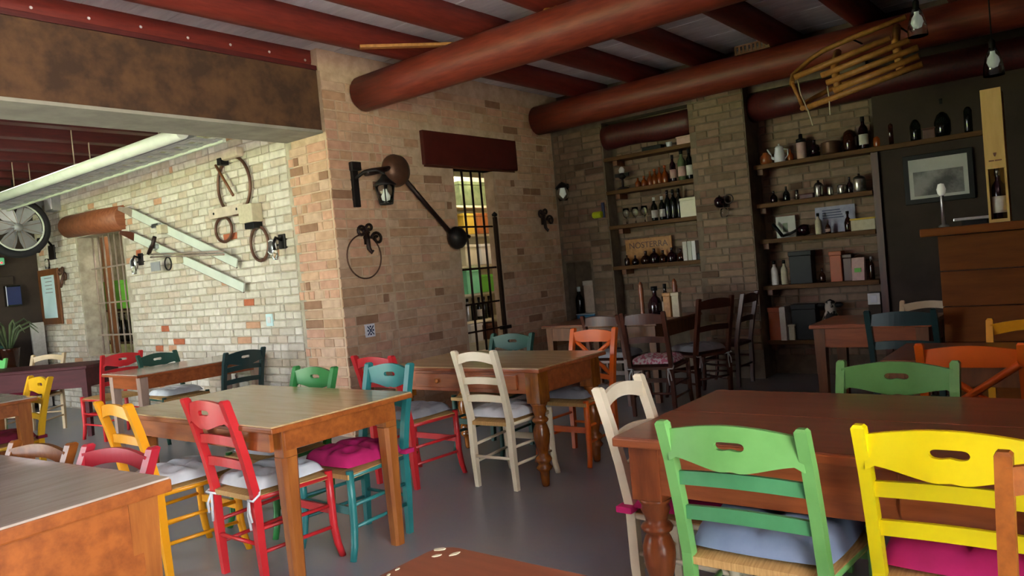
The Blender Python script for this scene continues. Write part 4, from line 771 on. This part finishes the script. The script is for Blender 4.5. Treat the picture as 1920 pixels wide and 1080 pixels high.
one('wooden_lath', MB().box(-.41, .41, -.03, .03, -.012, .012, .003), 'wood_sled', 'light wooden lath lying across the round log beam', 'lath', (4.50, 4.40, 3.235+.03), R(-39.5))
one('wood_block', MB().box(-.06, .06, -.05, .05, 0, .14, .01), 'wood_sled', 'light wooden block on top of the round log beam', 'block', (4.78, 3.22, 3.25), R(-20))
t = thing('wicker_basket', 'small brown slatted basket on the long log beam', 'basket', (7.36, 2.60, 3.24)); obj('base', MB().box(-.05, .05, -.17, .17, 0, .012), 'wood_mid', t)
for k in range(9): obj('stave', MB().box(-.052, -.044, -.165+k*.04, -.145+k*.04, .012, .075), 'wood_mid', t)
obj('rim', MB().box(-.055, -.042, -.17, .17, .07, .085), 'wood_mid', t)
# ------------------------------------------------------------------ pale left wall and far room
WX = LX-.012
def ski(label, a, b, x, bind):
    t = thing('ski', label, 'ski', (0, 0, 0), 0, 'old skis on the pale wall'); n = 16; P = []
    A, B = Vector((x, a[0], a[1])), Vector((x, b[0], b[1])); d = (B-A).normalized(); up = Vector((1, 0, 0)).cross(d)
    def seg(u0, u1, m, nm):
        vs = []; fs = []; k = 10
        for i in range(k+1):
            u = lerp(u0, u1, i/k); p = A.lerp(B, u); w = .046*(1 if u > .1 else .45+.55*math.sin(u/.1*PI/2)); off = -.05*max(0, 1-u/.10)**2
            for s, e in ((-1, -.010), (1, -.010), (1, .006), (-1, .006)): q = p+up*w*s; vs.append((q.x+off+e, q.y, q.z))
        for i in range(k):
            for j in range(4): fs.append((i*4+j, i*4+(j+1) % 4, i*4+4+(j+1) % 4, i*4+4+j))
        fs += [(0, 1, 2, 3), (k*4+3, k*4+2, k*4+1, k*4)]; obj(nm, MB().add(vs, fs), m, t)
    seg(0, .10, 'iron_pale' if bind[2] else 'wood_dark', 'ski_tip'); seg(.10, 1, 'white_metal', 'ski_body')
    for s in (-1, 1):
        e0 = A.lerp(B, .06)+up*.047; e1 = B+up*.047
    obj('edge', MB().tube([e0, e1], .007, 5), 'wood_dark', t)
    c = A.lerp(B, bind[0]); obj('binding', MB().box(c.x-.09, c.x-.008, c.y-.05, c.y+.05, c.z-.05, c.z+.05, .01), 'label_cream', t); c = A.lerp(B, bind[1]); obj('heel_piece', MB().box(c.x-.05, c.x-.008, c.y-.08, c.y+.08, c.z-.025, c.z+.025, .01), 'steel', t)
    obj('wall_peg', MB().tube([(x, c.y, c.z), (WX+.01, c.y, c.z)], .012, 6), 'iron', t)
ski('upper old ski slanting down the pale brick wall', (9.10, 2.49), (6.82, 1.67), 4.24, (.42, .35, 1)); ski('lower old ski slanting down the pale brick wall', (9.12, 2.21), (6.74, 1.42), 4.24, (.52, .30, 0))
t = thing('ski_poles', 'pair of pale ski poles crossing the skis on the pale wall', 'ski pole', (4.16, 0, 0))
for dz, e in ((0, 0), (-.03, .02)): obj('shaft', MB().tube([(0, 8.40, 1.89+dz), (-.01, 6.90, 1.80+dz)], .010, 8), 'iron_pale', t)
obj('basket', MB().tube(circ((-.005, 8.02, 1.76), .07, 18, 'x'), .008, 6, closed=True), 'iron', t); obj('grip', MB().tube([(0, 8.44, 1.90), (.01, 8.34, 2.0), (.02, 8.30, 2.08)], .022, 8), 'iron_brown', t); obj('strap', MB().box(.0, .012, 8.22, 8.42, 1.70, 1.80), 'tray_grey', t); obj('wall_peg', MB().tube([(0, 7.2, 1.815), (WX+.01-4.16, 7.2, 1.815)], .01, 6), 'iron', t)
t = thing('wheel_rim', 'bare bicycle wheel rim with a diagonal stick on the pale wall', 'wheel rim', (WX-.03, 6.79, 2.44)); obj('rim', MB().tube(circ((0, 0, 0), .285, 40, 'x'), .016, 8, closed=True), 'copper_brown', t); obj('stick', MB().tube([(-.03, .24, .24), (-.03, -.02, -.10)], .014, 8), 'wood_mid', t); obj('plaster_mount', MB().box(-.06, .028, -.20, .16, .26, .36, .03), 'brick_left', t); obj('peg', MB().box(-.07, .02, .08, .15, .22, .29, .006), 'black', t)
for lb, y, z, ry, rz_ in (('small oval wicker hoop left of the tall hoop on the pale wall', 7.05, 2.03, .15, .125), ('tall oval dark hoop below the rim on the pale wall', 6.45, 1.83, .145, .165)):
    t = thing('hoop', lb, 'hoop', (WX-.03, y, z), 0, 'hoops on the pale wall'); obj('ring', MB().tube(circ((0, 0, 0), ry, 28, 'x', ry=rz_), .015, 8, closed=True), 'copper_brown', t); obj('nail', MB().tube([(.0, 0, rz_), (.04, 0, rz_)], .008, 6), 'iron', t)
t = thing('wooden_yoke', 'pale wooden hanger board with two holes under the bicycle rim', 'hanger', (WX-.02, 6.92, 2.20)); obj('board', MB().box(-.05, .02, -.32, .32, -.05, .05, .01), 'brick_left', t)
for y in (-.2, .22): obj('hole', MB().lathe([(.014, 0), (.014, -.004)], 8, (-.049, y, 0), 'x'), 'black', t)
t = thing('wall_lamp', 'cream box lamp with black slot above the tall oval hoop', 'lamp', (WX-.02, 6.52, 2.10)); obj('box', MB().box(-.10, .02, -.13, .10, -.06, .12, .01), 'label_cream', t); obj('slot', MB().box(-.09, .01, -.12, .03, -.12, -.06, .006), 'black', t); pass
def bracket_lamp(label, y, z, s=1):
    t = thing('bracket_lamp', label, 'lamp', (WX, y, z), 0, 'small bracket lamps on the pale wall'); obj('plate', MB().box(-.02, .02, -.05, .05, -.05*s, .09*s, .008), 'iron', t); obj('arm', MB().tube([(-.01, 0, .03), (-.08, .0, .06), (-.11, .0, .0), (-.10, 0, -.06)], .014, 8), 'iron', t)
    obj('glass_chimney', MB().lathe([(.025, -.15), (.03, -.10), (.022, -.05)], 10, (-.10, 0, 0)), 'glass_clear', t); obj('mirror', MB().lathe([(.0, -.02), (.06, -.018), (.066, 0), (.06, .004)], 18, (-.02, .15, -.02), 'x'), 'steel', t); obj('mirror_frame', MB().tube(circ((-.03, .15, -.02), .066, 20, 'x'), .010, 6, closed=True), 'white', t); obj('mirror_arm', MB().tube([(-.01, .04, 0), (-.01, .10, -.01)], .008, 6), 'iron', t)
bracket_lamp('iron bracket lamp with a round mirror near the brick corner on the pale wall', 6.11, 1.80); bracket_lamp('iron bracket lamp with a round mirror beside the pale barred window', 8.90, 1.85)
t = thing('wall_socket', 'small bluish white wall socket on the pale bricks', 'socket', (WX, 6.445, 1.085)); obj('plate', MB().box(-.012, .01, -.055, .055, -.06, .06, .004), 'cyan_white', t); obj('insert', MB().box(-.016, -.012, -.028, .028, -.03, .03, .002), 'white', t)
t = thing('window_grille', 'pale iron bar grille in the window of the pale wall', 'grille', (LX+.16, 0, 0))
for k in range(8): obj('bar', MB().tube([(0, 9.44+k*.157, .72), (0, 9.44+k*.157, 2.28)], .012, 8), 'iron_pale', t)
for z in (.98, 1.40, 1.86): obj('cross_bar', MB().box(-.02, -.008, 9.35, 10.62, z-.010, z+.010), 'iron_pale', t)
pass
one('lintel_half_log', MB().tube([(LX+.02, 9.20, 2.40), (LX+.02, 10.0, 2.43), (LX+.02, 10.84, 2.45)], [.15, .155, .15], 20), 'terracotta', 'smooth reddish brown half log lintel above the pale barred window', 'lintel')
t = thing('pantry_rack', 'dark rack behind the pale barred window', 'rack', (5.0, 11.0, 0))
for z in (.84, 1.30): obj('board', MB().box(-.16, .16, -.75, .75, z-.03, z, .004), 'wood_dark', t)
for sx in (-1, 1):
    for sy in (-1, 1): obj('leg', MB().box(sx*.14-.02, sx*.14+.02, sy*.72-.02, sy*.72+.02, 0, 1.30), 'wood_dark', t)
obj('window_frame', MB().box(-.42, -.36, -.40, -.30, .72, 2.28), 'wood_mid', bpy.data.objects['window_grille.001']).location = (.55, 10.92, 0)
crate('crate', 'lime', 'green crate behind the pale barred window', 5.0, 11.05, 1.301, .26, .5, .40, None)
for i, y in enumerate((10.62, 10.78, 10.94, 11.10, 11.26)): bottle('%s dark bottle from the right behind the pale barred window' % o9[i], 4.95, y, .841, .40, .06, 'bottle_glass', None, 'jar_metal', 'wine', 'bottles behind the pale barred window')
t = thing('framed_notice', 'wooden framed notice sheet at the far end of the pale wall', 'notice', (WX-.005, 11.58, 1.56)); obj('frame', MB().box(-.03, .0, -.33, .33, -.39, .38, .008), 'wood_mid', t); obj('sheet', MB().box(-.034, -.03, -.22, .22, -.30, .29), 'cyan_white', t)
for k in range(5): obj('text_line', MB().box(-.036, -.034, -.15, .10-.03*(k % 2), .05+.05*k, .06+.05*k), 'cloth_grey', t)
scroll('brass scrolled hook left of the pale barred window', (WX, 11.08, 1.80), -PI/2, 'copper_brown')
t = thing('bracket_lamp', 'black swan neck wall lamp above the framed notice', 'lamp', (WX, 11.36, 2.20)); obj('plate', MB().box(-.02, .01, -.06, .14, -.14, .06, .008), 'iron', t); obj('neck', MB().tube([(-.01, .0, .04), (-.10, -.02, .16), (-.20, -.06, .14), (-.24, -.10, .02)], .016, 8), 'iron', t); obj('lamp_head', MB().lathe([(.03, -.02), (.05, .02), (.03, .06), (.0, .07)], 12, (-.24, -.10, -.03)), 'iron', t); obj('glass', MB().lathe([(.03, -.14), (.035, -.06), (.025, 0)], 10, (-.06, .10, -.12)), 'glass_clear', t)
t = thing('junction_box', 'grey junction box high at the far end of the pale wall', 'box', (WX, 11.1, 2.82)); obj('body', MB().box(-.10, .01, -.13, .13, -.13, .12, .01), 'tray_grey', t); obj('cover', MB().box(-.115, -.10, -.11, .11, -.11, .10, .006), 'white', t)
t = thing('floodlight', 'white square floodlight high beside the junction box', 'lamp', (WX, 11.55, 2.85)); obj('housing', MB().box(-.16, -.06, -.12, .12, -.14, .12, .01), 'tray_grey', t); obj('pane', MB().box(-.166, -.16, -.10, .10, -.11, .09), 'white', t); obj('bracket', MB().box(-.07, .01, -.04, .04, -.03, .03), 'tray_grey', t)
# drum fan
t = thing('drum_fan', 'large round black drum fan with pale blades hanging in the far room', 'fan', (3.76, 11.0, 2.47))
obj('drum', MB().tube(circ((0, 0, 0), .345, 40, 'y'), .05, 10, closed=True), 'black_rubber', t); obj('rim', MB().tube(circ((0, -.05, 0), .295, 40, 'y'), .012, 8, closed=True), 'white_metal', t)
hb = obj('hub', MB().lathe([(.0, -.07), (.05, -.065), (.055, -.03), (.055, .04)], 16, (0, 0, 0), 'y'), 'tray_grey', t)
for k in range(6):
    a = k*PI/3; c, s_ = math.cos(a), math.sin(a); vs = []
    for r_, w_ in ((.05, .04), (.17, .085), (.285, .10)):
        for e in (-1, 1): vs += [(r_*c-e*w_*s_, e*.02-.004, r_*s_+e*w_*c), (r_*c-e*w_*s_, e*.02+.004, r_*s_+e*w_*c)]
    obj('blade', MB().add(vs, [(0, 2, 6, 4), (1, 5, 7, 3), (4, 6, 10, 8), (5, 9, 11, 7), (0, 4, 5, 1), (2, 3, 7, 6), (4, 8, 9, 5), (6, 7, 11, 10)]), 'tray_grey', t)
for k in range(12):
    a = k*PI/6+.2; obj('guard_wire', MB().tube([(.05*math.cos(a), -.06, .05*math.sin(a)), (.295*math.cos(a), -.055, .295*math.sin(a))], .004, 5), 'iron_pale', t)
obj('hanger_rod', MB().tube([(0, .0, .39), (0, .0, .62)], .014, 8), 'iron', t)
t = thing('exit_unit', 'small pale emergency unit with a red light under the drum fan', 'lamp', (3.78, 11.98, 2.10)); obj('housing', MB().box(-.10, .10, -.06, .02, -.05, .05, .012), 'mint', t); obj('indicator', MB().lathe([(.012, 0), (.012, -.006)], 8, (.06, -.06, -.02), 'y'), 'led_red', t)
# cable tray with pipe
t = thing('cable_tray', 'white cable ladder hung under the far room ceiling', 'cable tray', (0, 0, 0)); obj('side_rail', MB().box(3.66, 3.69, 5.92, 11.9, 2.68, 2.75), 'white_metal', t); obj('side_rail', MB().box(3.40, 3.42, 5.92, 11.9, 2.70, 2.75), 'tray_grey', t); obj('bed', MB().box(3.42, 3.48, 5.92, 11.9, 2.70, 2.705).box(3.60, 3.66, 5.92, 11.9, 2.70, 2.705), 'tray_grey', t)
for k in range(24): obj('rung', MB().box(3.42, 3.66, 6.0+k*.25, 6.09+k*.25, 2.695, 2.715), 'tray_grey', t)
for y in (6.6, 8.2, 9.8, 11.3): obj('hanger_rod', MB().tube([(3.54, y, 2.71), (3.54, y, 3.30)], .006, 6), 'iron_pale', t)
t = thing('white_pipe', 'thick white pipe running beside the cable ladder', 'pipe', (0, 0, 0)); obj('pipe_run', MB().tube([(3.30, 5.92, 2.73), (3.30, 11.98, 2.73)], .055, 14), 'white_metal', t)
for y in (6.3, 8.0, 9.6, 11.2): obj('hanger', MB().tube([(3.30, y, 2.78), (3.30, y, 3.30)], .006, 6), 'iron_pale', t)
# far end of the far room
t = thing('standing_panel', 'white standing panel before the dark end wall', 'panel', (4.17, 11.86, 0)); obj('sheet', MB().box(-.085, .085, -.02, .02, .02, 1.215, .004), 'label_white', t); obj('foot', MB().box(-.10, .10, -.10, .10, 0, .02), 'tray_grey', t)
t = thing('potted_plant', 'spiky leaved potted plant before the dark end wall', 'plant', (3.66, 11.45, 0)); obj('pot', MB().lathe([(.09, .62), (.13, .90), (.14, .92), (.12, .92), (.11, .88), (0, .87)], 14), 'bottle_brown', t); obj('stand', MB().lathe([(.14, 0), (.13, .02), (.03, .05), (.03, .56), (.12, .60), (.12, .62)], 12), 'wood_dark', t)
for k in range(11):
    a = k*2.4; L_ = .34+.08*math.sin(k*3.1); c, s_ = math.cos(a), math.sin(a); pts = [(0.02*c, .02*s_, .88), (L_*.4*c, L_*.35*s_, 1.18+.05*math.sin(k)), (L_*.8*c, L_*.6*s_, 1.24+.05*math.sin(k)), (L_*1.1*c, L_*.7*s_, 1.14+.06*math.sin(k))]
    obj('leaf', MB().tube(pts, [.008, .018, .014, .003], 6), 'leaf', t)
t = thing('cupboard', 'dark green cupboard at the left edge of the end wall', 'cupboard', (3.55, 11.80, 0)); obj('body', MB().box(-.30, .24, -.18, .18, 0, 1.02, .01), 'green_dark', t)
for s in (-1, 1): d_ = obj('door', MB().box(-.03+s*.13-.12, -.03+s*.13+.12, -.20, -.18, .08, .96, .006), 'paint_darkgreen', t); obj('knob', MB().lathe([(.0, -.03), (.014, -.02), (.008, 0)], 8, (-.03+s*.03, -.20, .55), 'y'), 'steel', d_)
t = thing('wall_box', 'dark blue box hung on the end wall under the emergency unit', 'box', (3.95, 11.99, 1.62)); obj('body', MB().box(-.10, .09, -.08, .01, -.15, .14, .01), 'bottle_glass', t); obj('door', MB().box(-.09, .08, -.088, -.08, -.13, .12, .004), 'navy', t)
t = thing('wall_lamp', 'black lantern on the end wall at the left edge', 'lamp', (3.66, 11.99, 2.02)); obj('plate', MB().box(-.03, .03, -.02, .01, -.1, .12, .006), 'iron', t); obj('body', MB().lathe([(.03, -.12), (.05, -.02), (.06, .0), (.02, .07), (0, .09)], 10, (0, -.09, 0)), 'iron', t); obj('arm', MB().tube([(0, -.01, .08), (0, -.06, .11), (0, -.09, .08)], .012, 8), 'iron', t)
one('hanging_cloth', MB().box(-.12, .18, -.03, .0, -.06, .05, .01), 'plaster_dark', 'dark shelf board on the end wall above the plant', 'shelf', (3.80, 11.998, 1.84))
